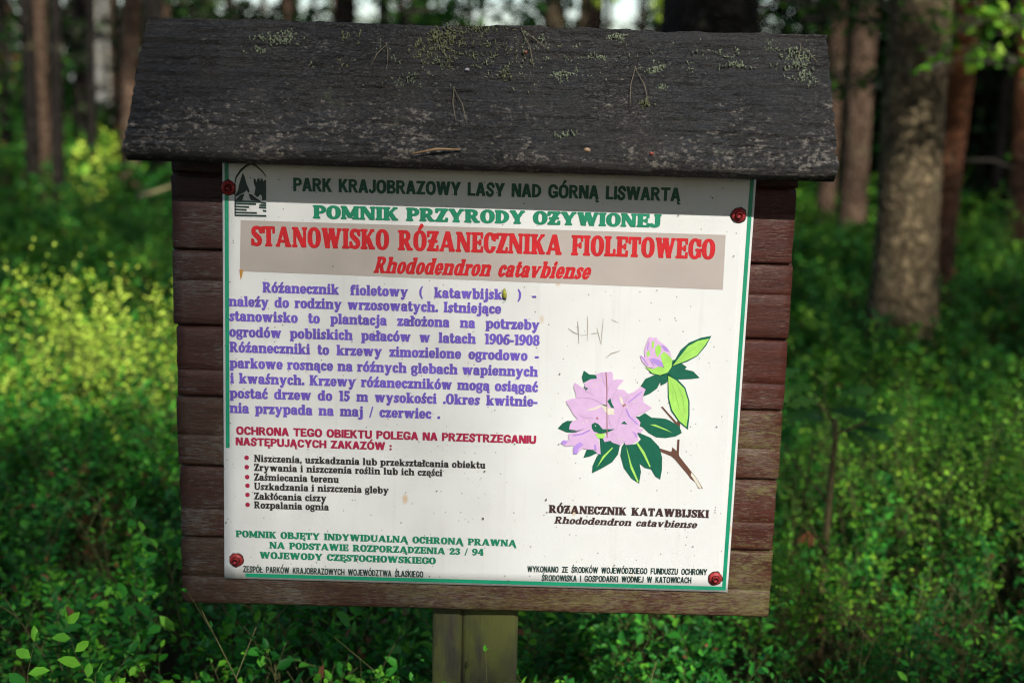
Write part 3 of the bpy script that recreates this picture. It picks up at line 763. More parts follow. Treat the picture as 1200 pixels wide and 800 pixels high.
GREEN = plain('green_print', (0.0027, 0.1734, 0.0918), 0.45, 0.4, 0.10, 40)
DKGREEN = plain('dark_green_print', (0.0027, 0.0578, 0.0326), 0.5, 0.3)
TXGREEN = plain('green_lettering_ink', (0.0027, 0.1360, 0.0714), 0.5, 0.35)
RED = plain('red_lettering_ink', (0.3400, 0.0054, 0.0095), 0.5, 0.35)
CRIM = plain('crimson_lettering_ink', (0.2448, 0.0095, 0.0408), 0.5, 0.35)
VIOL = plain('violet_lettering_ink', (0.098, 0.062, 0.32), 0.5, 0.35, 0.18, 30)
INK = plain('black_lettering_ink', (0.0136, 0.0122, 0.0122), 0.5, 0.3)
BROWNINK = plain('brown_black_lettering_ink', (0.0306, 0.0150, 0.0150), 0.5, 0.3)
GRNBLK = plain('green_black_lettering_ink', (0.0068, 0.0238, 0.0204), 0.5, 0.3)
TAUPE = plain('taupe_panel_print', (0.275, 0.245, 0.225), 0.5, 0.35, 0.06, 9)

# green rule round the plate; it has flaked off along the lower left edge
W_, H_ = 0.868, 0.722
def strip(mb, u0, v0, u1, v1, y, n=30):
    us = np.linspace(u0, u1, n + 1) if abs(u1 - u0) > abs(v1 - v0) else [u0, u1]
    vv = np.linspace(v0, v1, n + 1) if len(us) == 2 else [v0, v1]
    for i in range(len(us) - 1):
        for j in range(len(vv) - 1):
            mb.add([quad_uv(us[i], vv[j], y), quad_uv(us[i], vv[j+1], y), quad_uv(us[i+1], vv[j+1], y), quad_uv(us[i+1], vv[j], y)], [(0, 1, 2, 3)])
mb = MB(); a, b = 0.0035 / W_, 0.0100 / W_; c, d = 0.0035 / H_, 0.0100 / H_; yb = -0.0044
strip(mb, a, c, 1 - a, d, yb); strip(mb, a, d, b, 0.678, yb); strip(mb, 1 - b, d, 1 - a, 1 - d, yb)
strip(mb, 0.042, 1 - d, 1 - a, 1 - c, yb)
mb.build('border', GREEN, plate)
mb = MB(); strip(mb, 0.048, 0.0, 0.0, 0.0, yb) if False else None
band = [at(282, 258, -.0044), at(850.5, 275.3, -.0044), at(847, 339.5, -.0044), at(281, 317.8, -.0044)]
mb.add([band[0], band[3], band[2], band[1]], [(0, 1, 2, 3)]); mb.build('title_panel', TAUPE, plate)['label'] = 'taupe panel behind the red title'

def lettering(lines, mat, label=None, y=PLATE_Y - 0.0004):
    mb = MB()
    for l in lines: text_line(mb, *l[:5], **(l[5] if len(l) > 5 else {}), y=y)
    o = mb.build('lettering', mat, plate)
    if label: o['label'] = label
    return o
lettering([('PARK KRAJOBRAZOWY LASY NAD GÓRNĄ LISWARTĄ', (344, 223.8), (797, 235.8), 15.3, 'sans', dict(gap=0.5))], DKGREEN, 'dark green park name')
lettering([('POMNIK PRZYRODY OƵYWIONEJ', (367.5, 255.5), (774, 266.3), 14.6, 'head', dict(gap=0.6))], TXGREEN, 'green slab heading')
lettering([('STANOWISKO RÓƵANECZNIKA FIOLETOWEGO', (295, 287.6), (837, 303.4), 22.6, 'title', dict(gap=0.45)),
           ('Rhododendron catavbiense', (438, 319.2), (690, 326.8), 18.5, 'title', dict(gap=0.45, slant=0.26))], RED, 'red title')
B_ = lambda s, l, r, **kw: (s, l, r, 11.9, 'slab', dict(kw))
LW = 0.93
lettering([B_('Róźanecznik fioletowy ( katawbijski ) -', (308, 342.3), (628, 351.9), lw=LW),
           B_('naleźy do rodziny wrzosowatych. Istniejące', (268.4, 358.4), (587, 367.4), lw=LW),
           B_('stanowisko to plantacja założona na potrzeby', (269, 375.6), (632, 386.2), lw=LW),
           B_('ogrodów pobliskich pałaców w latach 1906-1908', (269, 394), (632, 404.6), lw=LW),
           B_('Róźaneczniki to krzewy zimozielone ogrodowo -', (269.4, 412.1), (631, 422.6), lw=LW),
           B_('parkowe rosnące na róźnych glebach wapiennych', (269.5, 430.6), (630, 441), lw=LW),
           B_('i kwaśnych. Krzewy róźaneczników mogą osiągać', (270, 448.4), (630, 459), lw=LW),
           B_('postać drzew do 15 m wysokości .Okres kwitnie-', (269.5, 465.8), (629.5, 476), lw=LW),
           B_('nia przypada na maj / czerwiec .', (269.5, 483.2), (515.5, 490.4), lw=LW)], VIOL, 'violet paragraph')
lettering([('OCHRONA TEGO OBIEKTU POLEGA NA PRZESTRZEGANIU', (277, 508.6), (628, 519.6), 9.5, 'sans', dict(gap=0.5)),
           ('NASTĘPUJĄCYCH ZAKAZÓW :', (276.5, 521.2), (459, 527.2), 9.2, 'sans', dict(gap=0.5))], CRIM, 'crimson warning')
L_ = lambda s, l, r: (s, l, r, 8.3, 'list', dict(gap=0.42))
lettering([L_('Niszczenia, uszkadzania lub przekształcania obiektu', (298, 540.6), (568.7, 548.6)),
           L_('Zrywania i niszczenia roślin lub ich części', (298, 551.2), (518.3, 557.6)),
           L_('Zaśmiecania terenu', (298, 562.4), (397, 565.3)),
           L_('Uszkadzania i niszczenia gleby', (298, 573.3), (455.4, 577.9)),
           L_('Zakłócania ciszy', (298, 584.7), (382.6, 587.2)),
           L_('Rozpalania ognia', (298, 595), (385.3, 597.6))], INK, 'black list of prohibitions')
mb = MB()
for (x, y) in ((289, 536), (289.2, 547), (289.6, 558.6), (290, 568.6), (290, 579.4), (290.2, 591)):
    c = at(x, y, PLATE_Y - .0004); r = 2.75 / 700
    mb.add([c + [r * math.cos(t), 0, r * math.sin(t)] for t in np.linspace(0, 2 * math.pi, 14, endpoint=False)], [tuple(range(14))])
mb.build('bullet_points', CRIM, plate)
lettering([('POMNIK OBJĘTY INDYWIDUALNĄ OCHRONĄ PRAWNĄ', (276.5, 628.6), (605, 639.9), 7.8, 'slab', dict(gap=0.6)),
           ('NA PODSTAWIE ROZPORZĄDZENIA 23 / 94', (316, 642), (566.5, 650.4), 7.8, 'slab', dict(gap=0.6)),
           ('WOJEWODY CZĘSTOCHOWSKIEGO', (304.5, 653.6), (510.5, 660.4), 7.8, 'slab', dict(gap=0.6))], TXGREEN, 'green protection notice')
lettering([('ZESPÓŁ PARKÓW KRAJOBRAZOWYCH WOJEWÓDZTWA ŚLASKIEGO', (285, 669.9), (496, 676.2), 7.6, 'cond', dict(gap=0.5)),
           ('WYKONANO ZE ŚRODKÓW WOJEWÓDZKIEGO FUNDUSZU OCHRONY', (618, 669.8), (828.3, 673.4), 7.4, 'cond', dict(gap=0.5)),
           ('ŚRODOWISKA I GOSPODARKI WODNEJ W KATOWICACH', (634.8, 680.2), (810, 682.9), 7.4, 'cond', dict(gap=0.5))], GRNBLK, 'small dark green imprint')
lettering([('RÓƵANECZNIK KATAWBIJSKI', (643.3, 600.3), (830.5, 606.4), 9.3, 'title', dict(gap=0.6)),
           ('Rhododendron catavbiense', (649.6, 612.8), (816, 618.4), 8.4, 'list', dict(gap=0.6, slant=0.24))], BROWNINK, 'brown plant name')

# the printed rhododendron: flat coloured shapes, each colour one layer
def crop(pts, x0, y0, sc):
    return [(x0 + px / sc, y0 + py / sc) for px, py in pts]
def smooth_poly(pts, sub=4):
    P = np.array(pts, float); n = len(P); out = []
    for i in range(n):
        p0, p1, p2, p3 = P[i - 1], P[i], P[(i + 1) % n], P[(i + 2) % n]
        for t in np.arange(sub) / sub:
            out.append(0.5 * (2*p1 + (p2-p0)*t + (2*p0-5*p1+4*p2-p3)*t*t + (3*p1-p0-3*p2+p3)*t**3))
    return out
def flat_shapes(name, polys, mat, y, label=None, sub=1):
    from mathutils.geometry import delaunay_2d_cdt
    mb = MB()
    for pl in polys:
        pl = smooth_poly(pl, sub) if sub > 1 else pl
        n = len(pl)
        v, e, f = delaunay_2d_cdt([Vector((p[0], -p[1])) for p in pl], [(i, (i + 1) % n) for i in range(n)], [], 2, 1e-4)[:3]
        if not f: v, f = [Vector((p[0], -p[1])) for p in pl], [tuple(range(n))]
        mb.add([at(q[0], -q[1], y) for q in v], [tuple(t) for t in f])
    o = mb.build(name, mat, plate)
    if label: o['label'] = label
    return o
C1 = lambda pts: crop(pts, 650, 425, 8.892); C2 = lambda pts: crop(pts, 650, 485, 8.892)
C3 = lambda pts: crop(pts, 735, 380, 8.0); C4 = lambda pts: crop(pts, 740, 470, 7.27)
LEAF = plain('printed_leaf_green', (0.0020, 0.0714, 0.0422), 0.45, 0.4, 0.08)
LIME = plain('printed_lime', (0.2312, 0.4488, 0.0816), 0.45, 0.4, 0.10, 70)
LILAC = plain('printed_lilac', (0.4216, 0.2856, 0.4488), 0.45, 0.4, 0.06, 70)
MAUVE = plain('printed_mauve', (0.2720, 0.1700, 0.4488), 0.45, 0.4, 0.08)
TWIG = plain('printed_twig_brown', (0.0816, 0.0374, 0.0258), 0.45, 0.4)
CREAM = plain('printed_cream', (0.4760, 0.4488, 0.3808), 0.45, 0.4)
y0_ = PLATE_Y - .0002
flat_shapes('flower_twig', [C4([(250, 48), (268, 46), (310, 95), (388, 180), (400, 135), (420, 140), (412, 235), (395, 240), (385, 205), (300, 105)]),
    C4([(392, 325), (410, 325), (404, 450), (410, 470), (500, 585), (560, 660), (608, 742), (572, 744), (545, 690), (500, 655), (480, 625), (370, 495), (340, 468), (245, 428), (240, 400), (340, 430), (350, 390), (385, 425)])], TWIG, y0_, 'brown printed twig')
flat_shapes('flower_twig', [C4([(510, 605), (560, 665), (600, 740), (576, 740), (520, 650), (505, 630)])], CREAM, y0_ - .0003)
flat_shapes('flower_leaves', [
    C1([(305, 80), (360, 120), (425, 125), (445, 165), (370, 170), (300, 210), (283, 150)]),
    C1([(33, 682), (80, 630), (130, 603), (188, 605), (160, 640), (150, 690), (230, 705), (300, 675), (312, 688), (220, 728), (120, 722)]),
    C1([(835, 558), (880, 560), (940, 522), (1010, 570), (1100, 575), (1156, 582), (1200, 600), (1300, 660), (1325, 730), (1260, 765), (1156, 782), (1060, 775), (980, 730), (920, 672), (890, 660), (880, 590)]),
    C2([(470, 250), (600, 280), (680, 330), (660, 420), (600, 500), (500, 560), (390, 615), (395, 540), (440, 440), (480, 390)]),
    C2([(735, 285), (780, 320), (850, 310), (900, 260), (850, 185), (870, 190), (1000, 245), (1090, 340), (1120, 450), (1118, 580), (1100, 680), (1050, 650), (1005, 575), (940, 560), (885, 515), (900, 600), (880, 722), (800, 670), (720, 560), (685, 430), (700, 340)]),
    C2([(335, 368), (400, 375), (440, 405), (370, 440), (300, 455)]),
    C3([(125, 580), (170, 510), (250, 475), (370, 450), (410, 360), (425, 335), (450, 330), (440, 375), (510, 365), (560, 400), (540, 420), (620, 440), (680, 500), (600, 510), (480, 515), (400, 480), (370, 545), (315, 575), (310, 540), (280, 600), (210, 650), (150, 672), (175, 605)]),
    C3([(200, 420), (215, 420), (250, 465), (360, 455), (340, 475), (250, 470), (212, 455)]),
    C3([(420, 392), (455, 320), (500, 240), (580, 170), (690, 125), (790, 106), (740, 200), (660, 295), (560, 350)]),
    C3([(378, 465), (470, 510), (545, 590), (585, 720), (585, 850), (570, 985), (490, 920), (410, 810), (382, 690)]),
    ], LEAF, y0_ - .0003, 'dark green printed leaves')
flat_shapes('flower_leaves', [
    C3([(425, 388), (480, 320), (570, 205), (660, 155), (770, 132), (730, 195), (655, 290), (560, 338)]),
    C3([(384, 480), (460, 525), (535, 600), (572, 720), (572, 850), (556, 960), (490, 905), (420, 800), (392, 690)]),
    C2([(440, 555), (500, 440), (600, 345), (608, 352), (520, 450)]), C2([(745, 335), (760, 380), (800, 520), (875, 700), (862, 712), (790, 560)]),
    C2([(848, 300), (870, 300), (940, 400), (1000, 545), (990, 555), (920, 420)]), C2([(990, 108), (1050, 108), (1156, 155), (1230, 195), (1150, 165)]),
    ], LIME, y0_ - .0006, 'lime green printed leaves and veins')
flat_shapes('flower_petals', [
    C1([(440, 165), (430, 120), (480, 100), (540, 95), (590, 92), (608, 120), (605, 180), (660, 170), (722, 180), (660, 250), (650, 275), (720, 280), (770, 325), (830, 300), (880, 262), (905, 248), (945, 275), (920, 340), (925, 410), (1015, 470), (930, 520), (840, 555), (895, 620), (880, 680), (925, 690), (900, 730), (860, 730), (875, 800), (800, 850), (740, 855), (720, 820), (690, 860), (600, 830), (580, 810), (520, 825), (505, 795), (540, 745), (560, 700), (440, 735), (465, 840), (480, 950), (445, 950), (420, 905), (330, 900), (290, 890), (250, 930), (200, 945), (190, 900), (200, 860), (110, 870), (65, 830), (85, 805), (150, 805), (140, 740), (220, 725), (312, 688), (230, 705), (150, 690), (160, 640), (190, 605), (240, 590), (190, 530), (150, 460), (115, 400), (180, 370), (225, 370), (220, 320), (195, 250), (210, 205), (310, 270), (310, 215), (370, 170)])],
    LILAC, y0_ - .0010, 'lilac printed petals')
flat_shapes('flower_petals', [C3([(120, 290), (165, 310), (160, 240), (200, 125), (225, 115), (240, 130), (275, 120), (290, 150), (350, 190), (400, 250), (415, 310), (410, 390), (300, 420), (190, 400), (140, 350)])], LILAC, y0_ - .0010)
flat_shapes('flower_accents', [C3([(165, 395), (240, 420), (290, 395), (340, 400), (310, 290), (345, 255), (390, 290), (425, 330), (415, 400), (380, 450), (310, 475), (240, 460)]),
    C3([(262, 225), (290, 185), (318, 210), (315, 260), (285, 310), (265, 270)]), C3([(230, 170), (255, 150), (250, 220), (232, 220)]), C3([(180, 265), (205, 240), (215, 290), (190, 305)]),
    C1([(420, 735), (530, 740), (510, 785), (450, 785)])], LIME, y0_ - .0013)
flat_shapes('flower_accents', [C3([(225, 315), (290, 325), (330, 360), (345, 405), (290, 390), (240, 355)]), C3([(315, 190), (370, 215), (400, 260), (350, 245)]),
    C3([(205, 320), (215, 318), (255, 385), (245, 390)]), C3([(125, 290), (135, 290), (200, 385), (190, 385)]), C3([(185, 230), (195, 170), (205, 160), (196, 240)]),
    C1([(760, 412), (905, 295), (912, 305), (770, 420)]), C1([(735, 480), (750, 480), (790, 560), (870, 635), (860, 645), (770, 560)]),
    C1([(180, 750), (280, 735), (372, 690), (360, 712), (290, 748), (200, 762)]), C1([(800, 705), (850, 740), (860, 785), (845, 770), (830, 740)]),
    C2([(65, 295), (90, 270), (135, 280), (120, 310), (75, 315)]), C2([(195, 350), (225, 315), (265, 290), (300, 320), (250, 360), (235, 415), (195, 415)]), C2([(412, 320), (425, 315), (440, 370), (415, 375)])],
    MAUVE, y0_ - .0013, 'mauve shading on petals and bud')
flat_shapes('flower_accents', [C1([(305, 245), (350, 265), (320, 292)]), C1([(385, 640), (420, 620), (460, 640), (500, 690), (600, 690), (630, 688), (560, 720), (480, 735), (410, 715), (388, 680)]),
    C1([(550, 400), (580, 365), (595, 420), (622, 472), (590, 465)]), C1([(690, 635), (725, 605), (758, 640)]), C1([(485, 430), (540, 440), (550, 455), (520, 450)])], LEAF, y0_ - .0013)
flat_shapes('flower_accents', [C1([(335, 490), (400, 470), (490, 438), (540, 450), (560, 470), (620, 480), (620, 540), (560, 540), (520, 500), (490, 450), (420, 490), (350, 500)]),
    C1([(672, 350), (700, 360), (720, 440), (690, 420)])], CREAM, y0_ - .0013, 'cream printed throat of the flower')
flat_shapes('flower_accents', [C1([(530, 98), (540, 98), (550, 250), (548, 420), (552, 780), (543, 780), (540, 420), (540, 260)]),
    C1([(430, 570), (450, 565), (455, 585), (440, 588)]), C1([(705, 440), (740, 425), (742, 440), (712, 462)])], plain('printed_brown_line', (0.22, 0.09, 0.08)), y0_ - .0016)
# scratches on the plate
def scratch(pts, w):
    P = np.array(pts, float); out_l = []; out_r = []
    for i, p in enumerate(P):
        d = P[min(i+1, len(P)-1)] - P[max(i-1, 0)]; d /= np.linalg.norm(d); nn = np.array([-d[1], d[0]])
        ww = w * (0.35 if i in (0, len(P) - 1) else 1); out_l.append(p + nn * ww / 2); out_r.append(p - nn * ww / 2)
    return [tuple(q) for q in out_l + out_r[::-1]]
C5 = lambda pts: crop(pts, 660, 360, 11.43)
flat_shapes('scratches', [scratch(C5(p), w) for p, w in (([(65, 280), (140, 335), (210, 365)], 1.3), ([(192, 185), (200, 270), (210, 490)], 1.5), ([(325, 120), (328, 250), (322, 450)], 1.1),
    ([(450, 270), (475, 370), (508, 495)], .9), ([(540, 150), (525, 280), (508, 490)], .9), ([(640, 160), (700, 190), (720, 205)], .9), ([(570, 680), (640, 620), (690, 605), (760, 580)], 1.4), ([(215, 372), (260, 374), (330, 365)], .6), ([(370, 352), (420, 348), (470, 345)], 1.0))],
    plain('scratch_grey', (0.25, 0.23, 0.20), 0.8), y0_ - .0002, 'scratches')
flat_shapes('rust_stain', [[(280.5, 316), (285, 316), (283.8, 323), (282, 328), (281.2, 322)]], plain('rust_brown', (0.33, 0.17, 0.03), 0.9), y0_ - .0006, 'rust drip')

rs_ = random.Random(5); spots = []
for (x, y, r) in ((566, 607, 1.5), (568, 552, 1.3), (592, 352, .6), (300, 352, 1.2), (418, 655, 1.6), (470, 612, .9), (640, 585, 1.4), (641, 600, 1), (746, 597, .8), (390, 312, .8), (512, 575, .9), (720, 662, .8), (835, 232, 1.0), (860, 300, .8), (655, 520, 1.0), (656, 438, 1.3), (690, 345, .8), (322, 400, .7),
    (596, 680, .8), (503, 675, .9), (372, 215, 1.5), (445, 213, 1.0), (530, 228, .8), (710, 205, .8), (795, 252, 1), (838, 600, .8), (812, 640, .9), (580, 480, .8), (603, 520, .9), (265, 612, 1.3), (268, 520, .9), (333, 540, .7), (680, 560, .8), (770, 340, .9), (820, 420, .7), (840, 500, 1.0), (540, 600, .8), (622, 640, .9), (735, 612, .7)):
    spots.append([(x + r * rs_.uniform(.5, 1.2) * math.cos(t), y + r * rs_.uniform(.5, 1.3) * math.sin(t)) for t in np.linspace(0, 2 * math.pi, 7, endpoint=False)])
flat_shapes('dirt_specks', spots, plain('speck_brown_black', (0.07, 0.06, 0.05), 0.9), y0_ - .0020, 'dark dirt specks')['kind'] = 'stuff'
dots = []
for (px, py) in ((425, 210), (470, 200), (485, 175), (400, 245), (420, 250), (300, 625), (340, 615), (330, 600), (352, 690), (425, 655), (880, 440), (910, 470), (890, 490), (925, 450), (835, 400), (820, 410), (720, 790), (665, 785), (690, 800), (760, 465)):
    cx, cy = C1([(px, py)])[0]; dots.append([(cx + .75 * math.cos(t), cy + .75 * math.sin(t)) for t in np.linspace(0, 2 * math.pi, 7, endpoint=False)])
flat_shapes('flower_accents', dots, CREAM, y0_ - .0016, 'pale dots on the petals')
flat_shapes('flower_accents', [scratch(C1(q), w) for q, w in (([(225, 370), (300, 360), (400, 375), (500, 430)], .7), ([(250, 530), (300, 570), (400, 575)], .8), ([(310, 220), (330, 300), (420, 340)], .5), ([(600, 190), (560, 260), (552, 330)], .6), ([(650, 275), (610, 340), (600, 420)], .6), ([(720, 470), (680, 560), (640, 700)], .6), ([(560, 540), (570, 620), (600, 690)], .5), ([(150, 690), (200, 720), (300, 690)], .5), ([(590, 800), (600, 740), (640, 700)], .5), ([(770, 340), (740, 400), (715, 445)], .6), ([(490, 100), (500, 180), (540, 260)], .5))],
    plain('printed_petal_fold', (0.30, 0.19, 0.33)), y0_ - .0014, 'darker petal folds')
flat_shapes('flower_accents', [scratch(C3(q), .5) for q in ([(440, 375), (560, 270), (700, 175)], [(480, 350), (600, 280)], [(560, 230), (620, 200)], [(400, 520), (450, 640), (490, 800)], [(470, 560), (520, 680), (540, 820)], [(420, 620), (440, 720)])], plain('printed_leaf_line', (0.12, 0.30, 0.05)), y0_ - .0010, 'thin green leaf lines')

# park emblem: spruce, castle tower and water under a pointed arch
C6 = lambda pts: crop(pts, 265, 180, 10.0)
stripes = []
for (a, b, yy) in ((100, 405, 552), (100, 350, 578), (100, 270, 612), (100, 240, 646), (100, 360, 682), (100, 470, 716), (405, 470, 568), (390, 470, 595), (385, 470, 622), (430, 470, 660)):
    stripes.append(C6([(a, yy - 3), (b, yy + 3), (b, yy + 25), (a, yy + 19)]))
EMB = plain('emblem_black_green', (0.012, 0.03, 0.026), 0.5, 0.3)
flat_shapes('emblem', [C6([(195, 225), (215, 265), (228, 310), (245, 370), (262, 400), (275, 450), (258, 460), (240, 425), (215, 455), (180, 468), (118, 505), (112, 480), (140, 430), (150, 370), (170, 300)]),
    C6([(115, 540), (165, 485), (215, 470), (190, 540), (190, 552), (100, 552)]), C6([(262, 470), (300, 480), (350, 520), (405, 555), (290, 548), (275, 510)]),
    C6([(320, 290), (345, 300), (350, 330), (362, 330), (365, 295), (390, 290), (395, 320), (402, 325), (405, 292), (425, 292), (432, 325), (440, 325), (442, 310), (468, 312), (468, 545), (420, 550), (420, 500), (400, 475), (378, 500), (365, 515), (330, 480), (345, 400), (325, 350)]),
    C6([(98, 320), (110, 320), (112, 715), (98, 715)]),
    C6([(98, 330), (108, 275), (160, 190), (230, 130), (290, 100), (350, 130), (430, 205), (470, 265), (468, 280), (425, 220), (345, 150), (290, 128), (240, 152), (175, 215), (125, 285), (112, 335)])] + stripes,
    EMB, y0_, 'dark park emblem with spruce and tower')

# four red bolts with mossy rims
M_bolt = plain('red_bolt_paint', (0.20, 0.017, 0.018), 0.5, 0.25, 0.5, 260)
M_rim = plain('black_bolt_rim', (0.018, 0.016, 0.012), 0.8, 0.3, 0.4, 200)
for (x, y, tilt) in ((267.5, 220, 0.2), (865.5, 252, 0.9), (277, 655.5, 0.5), (838, 677, 0.1)):
    c = at(x, y, -0.0045); mb = MB(); n = 20
    prof = [(0.0112, 0.0), (0.0118, -.0015), (0.0112, -.0030), (0.0080, -.0048), (0.0068, -.0050)]
    vs = []
    for r, d in prof:
        for k in range(n): t = 2*math.pi*k/n; vs.append(c + [r*math.cos(t), d, r*math.sin(t)])
    fs = [(i*n+k, (i+1)*n+k, (i+1)*n+(k+1) % n, i*n+(k+1) % n) for i in range(len(prof)-1) for k in range(n)]
    vs.append(c + [0, -.0052, 0]); fs += [((len(prof)-1)*n+k, (len(prof)-1)*n+(k+1) % n, len(prof)*n) for k in range(n)]
    mb.add(vs, fs)
    hx = [c + [rr*math.cos(tilt+k*math.pi/3), dd, rr*math.sin(tilt+k*math.pi/3)] for dd, rr in ((-.0049, .0062), (-.0098, .0060), (-.0108, .0048)) for k in range(6)] + [c + [0, -.0109, 0]]
    mb.add(hx, [(i*6+k, (i+1)*6+k, (i+1)*6+(k+1) % 6, i*6+(k+1) % 6) for i in range(2) for k in range(6)] + [(12 + k, 12 + (k + 1) % 6, 18) for k in range(6)])
    o = mb.build('bolt', M_bolt, board)
    mb = MB(); pts = []
    for k in range(24):
        t = 2*math.pi*k/24; r = 0.0128 + 0.0006 * math.sin(3*t + x) + random.uniform(-.0009, .0012); pts.append((r, t))
    vs = [c + [r*math.cos(t), -.0006, r*math.sin(t)] for r, t in pts] + [c + [.010*math.cos(t), -.0009, .010*math.sin(t)] for r, t in pts]
    mb.add(vs, [(k, (k+1) % 24, 24+(k+1) % 24, 24+k) for k in range(24)]); mb.build('rim', M_rim, o)

# lichen tufts rooted in the roof board
M_lich = plain('lichen_grey_green', (0.10, 0.12, 0.078), 0.9, 0.2, 0.3, 200)
M_lich2 = plain('lichen_olive', (0.078, 0.085, 0.043), 0.9, 0.2, 0.3, 200)
tufts = [(325, 47, 26, 7, 60, 0), (300, 60, 18, 5, 14, 0), (520, 46, 26, 12, 70, 1), (500, 62, 26, 14, 40, 1), (560, 36, 16, 4, 20, 1), (620, 45, 24, 18, 24, 0), (657, 92, 14, 6, 26, 0),
         (718, 46, 14, 3, 26, 0), (770, 83, 12, 4, 26, 0), (930, 72, 18, 14, 90, 0), (940, 96, 20, 8, 36, 0), (900, 56, 12, 5, 22, 0), (860, 78, 14, 3, 16, 0), (775, 105, 8, 3, 12, 0), (410, 45, 14, 6, 14, 1),
         (588, 88, 12, 8, 14, 1), (480, 95, 24, 10, 20, 0), (700, 70, 20, 5, 14, 0), (755, 124, 8, 4, 14, 1), (660, 160, 14, 4, 18, 0), (400, 78, 8, 6, 8, 1), (600, 80, 190, 30, 110, 0), (560, 60, 60, 25, 60, 1), (830, 70, 90, 24, 50, 0)]
for (x, y, rx, ry, n, kind) in tufts:
    mb = MB()
    for _ in range(n):
        a = random.gauss(0, .5) * rx; b = random.gauss(0, .5) * ry
        s, t = roof_st(x + a, y + b); 
        if not (0.01 < s < .99 and .02 < t < .985): continue
        p = roof_pt(s, t, -.001); h = random.uniform(.003, .010) * (1.15 if kind else .9); lean = np.array([random.gauss(0, .25), -0.35 + random.gauss(0, .2), 1.0])
        lean /= np.linalg.norm(lean); r = random.uniform(.0005, .0011)
        mb.tube([p, p + lean * h * .6, p + lean * h], [r * 1.2, r, r * (1.6 if random.random() < .4 else .5)], 5)
        if random.random() < .5:
            for __ in range(2):
                q = p + np.array([random.gauss(0, .003), random.gauss(0, .001), random.gauss(0, .0015)]); mb.tube([q, q + [random.gauss(0, .003), -.001, .002]], [.0014, .0006], 4)
    if mb.v: tag(mb.build('lichen', M_lich2 if kind else M_lich, roof), kind='stuff')

# ------------------------------------------------------------------ small loose things lying on the board
M_needle = plain('dry_needle', (0.11, 0.09, 0.055), 0.6, 0.4, 0.2, 90)
M_straw = plain('dry_twig', (0.19, 0.12, 0.06), 0.7, 0.3, 0.3, 80)
def on_roof(px, py, h=0.004):
    s, t = roof_st(px, py); return roof_pt(s, t, h)
def needle_pair(label, a, b, c):
    """two needles joined at a"""
    mb = MB()
    for q in (b, c):
        A, Q = on_roof(*a), on_roof(*q); mid = (A + Q) / 2 + np.array([(Q[2] - A[2]) * .06 * (1 if q is b else -1), -.0035, .003])
        mb.tube([A, mid, Q], [.0006, .00055, .0003], 5)
    mb.tube([on_roof(*a) - [0, 0, -.003], on_roof(*a)], [.0009, .0009], 5)
    o = mb.build('pine_needle_pair', M_needle, offset=on_roof(*a)); tag(o, label, 'pine needles', 'pine needles fallen on the roof')
needle_pair('pair of dry pine needles hanging like an upside down V right of the roof middle', (742, 83), (737, 127), (759, 125))
needle_pair('small pair of dry pine needles low on the middle of the roof', (531, 106), (534, 145), (547, 148))
needle_pair('wide pair of dry needles near the ridge with a red bud scale', (609, 38), (641, 62), (624, 82))
needle_pair('pair of dry needles by the olive lichen clump near the ridge', (452, 55), (434, 80), (453, 80))
needle_pair('pale needles lying in the lichen at the right end of the roof', (934, 58), (957, 79), (928, 80))
mb = MB(); a_, b_2, c_2 = on_roof(483, 183, .006), on_roof(512, 179, .010), on_roof(540, 178, .006)
mb.tube([a_, b_2, c_2], [.0012, .0017, .0010], 6)
tag(mb.build('twig', M_straw, offset=b_2), 'thin straw coloured twig lying along the roof eave', 'twig')
def flake(px, py, s, mat, name, label, cat):
    p = on_roof(px, py, .004); mb = MB(); n = 7
    r = [s * random.uniform(.6, 1.1) for _ in range(n)]
    ring = lambda h, f: [p + np.array([r[k]*f*math.cos(2*math.pi*k/n), -h - .3*r[k]*f*math.sin(2*math.pi*k/n), r[k]*f*.8*math.sin(2*math.pi*k/n)]) for k in range(n)]
    mb.add(ring(0, 1) + ring(.0025, .55), [(k, (k+1) % n, n+(k+1) % n, n+k) for k in range(n)] + [tuple(n+k for k in range(n))])
    tag(mb.build(name, mat, offset=p), label, cat)
flake(688, 178, .0065, plain('dry_scale', (0.20, 0.13, 0.08)), 'bud_scale', 'pale brown bud scale caught on the middle of the eave', 'bud scale')
flake(763, 182, .0048, plain('red_scale', (0.14, 0.025, 0.015)), 'bud_scale', 'small red bud scale on the eave', 'bud scale')
flake(614, 64, .0042, plain('rust_scale', (0.13, 0.04, 0.02)), 'bud_scale', 'tiny rust red bud scale by the needles near the ridge', 'bud scale')
flake(546, 84, .0046, plain('lilac_petal', (0.20, 0.175, 0.21)), 'petal', 'pale greyish lilac petal lying on the roof', 'petal')
# a green bud stuck to the plate over the last letter of a word
c = at(591.5, 344, -.0055); mb = MB()
mb.tube([c + [0.0005, 0, -.0085], c + [0, -.001, -.004], c + [-.0004, -.0016, .002], c + [-.0008, -.0008, .0085]], [.0022, .0036, .0034, .0012], 8)
tag(mb.build('bud_husk', plain('husk_green', (0.22, 0.23, 0.03), 0.6, 0.3, 0.4, 300), smooth=True, offset=c), 'small yellow green bud husk stuck on the white plate', 'bud husk')

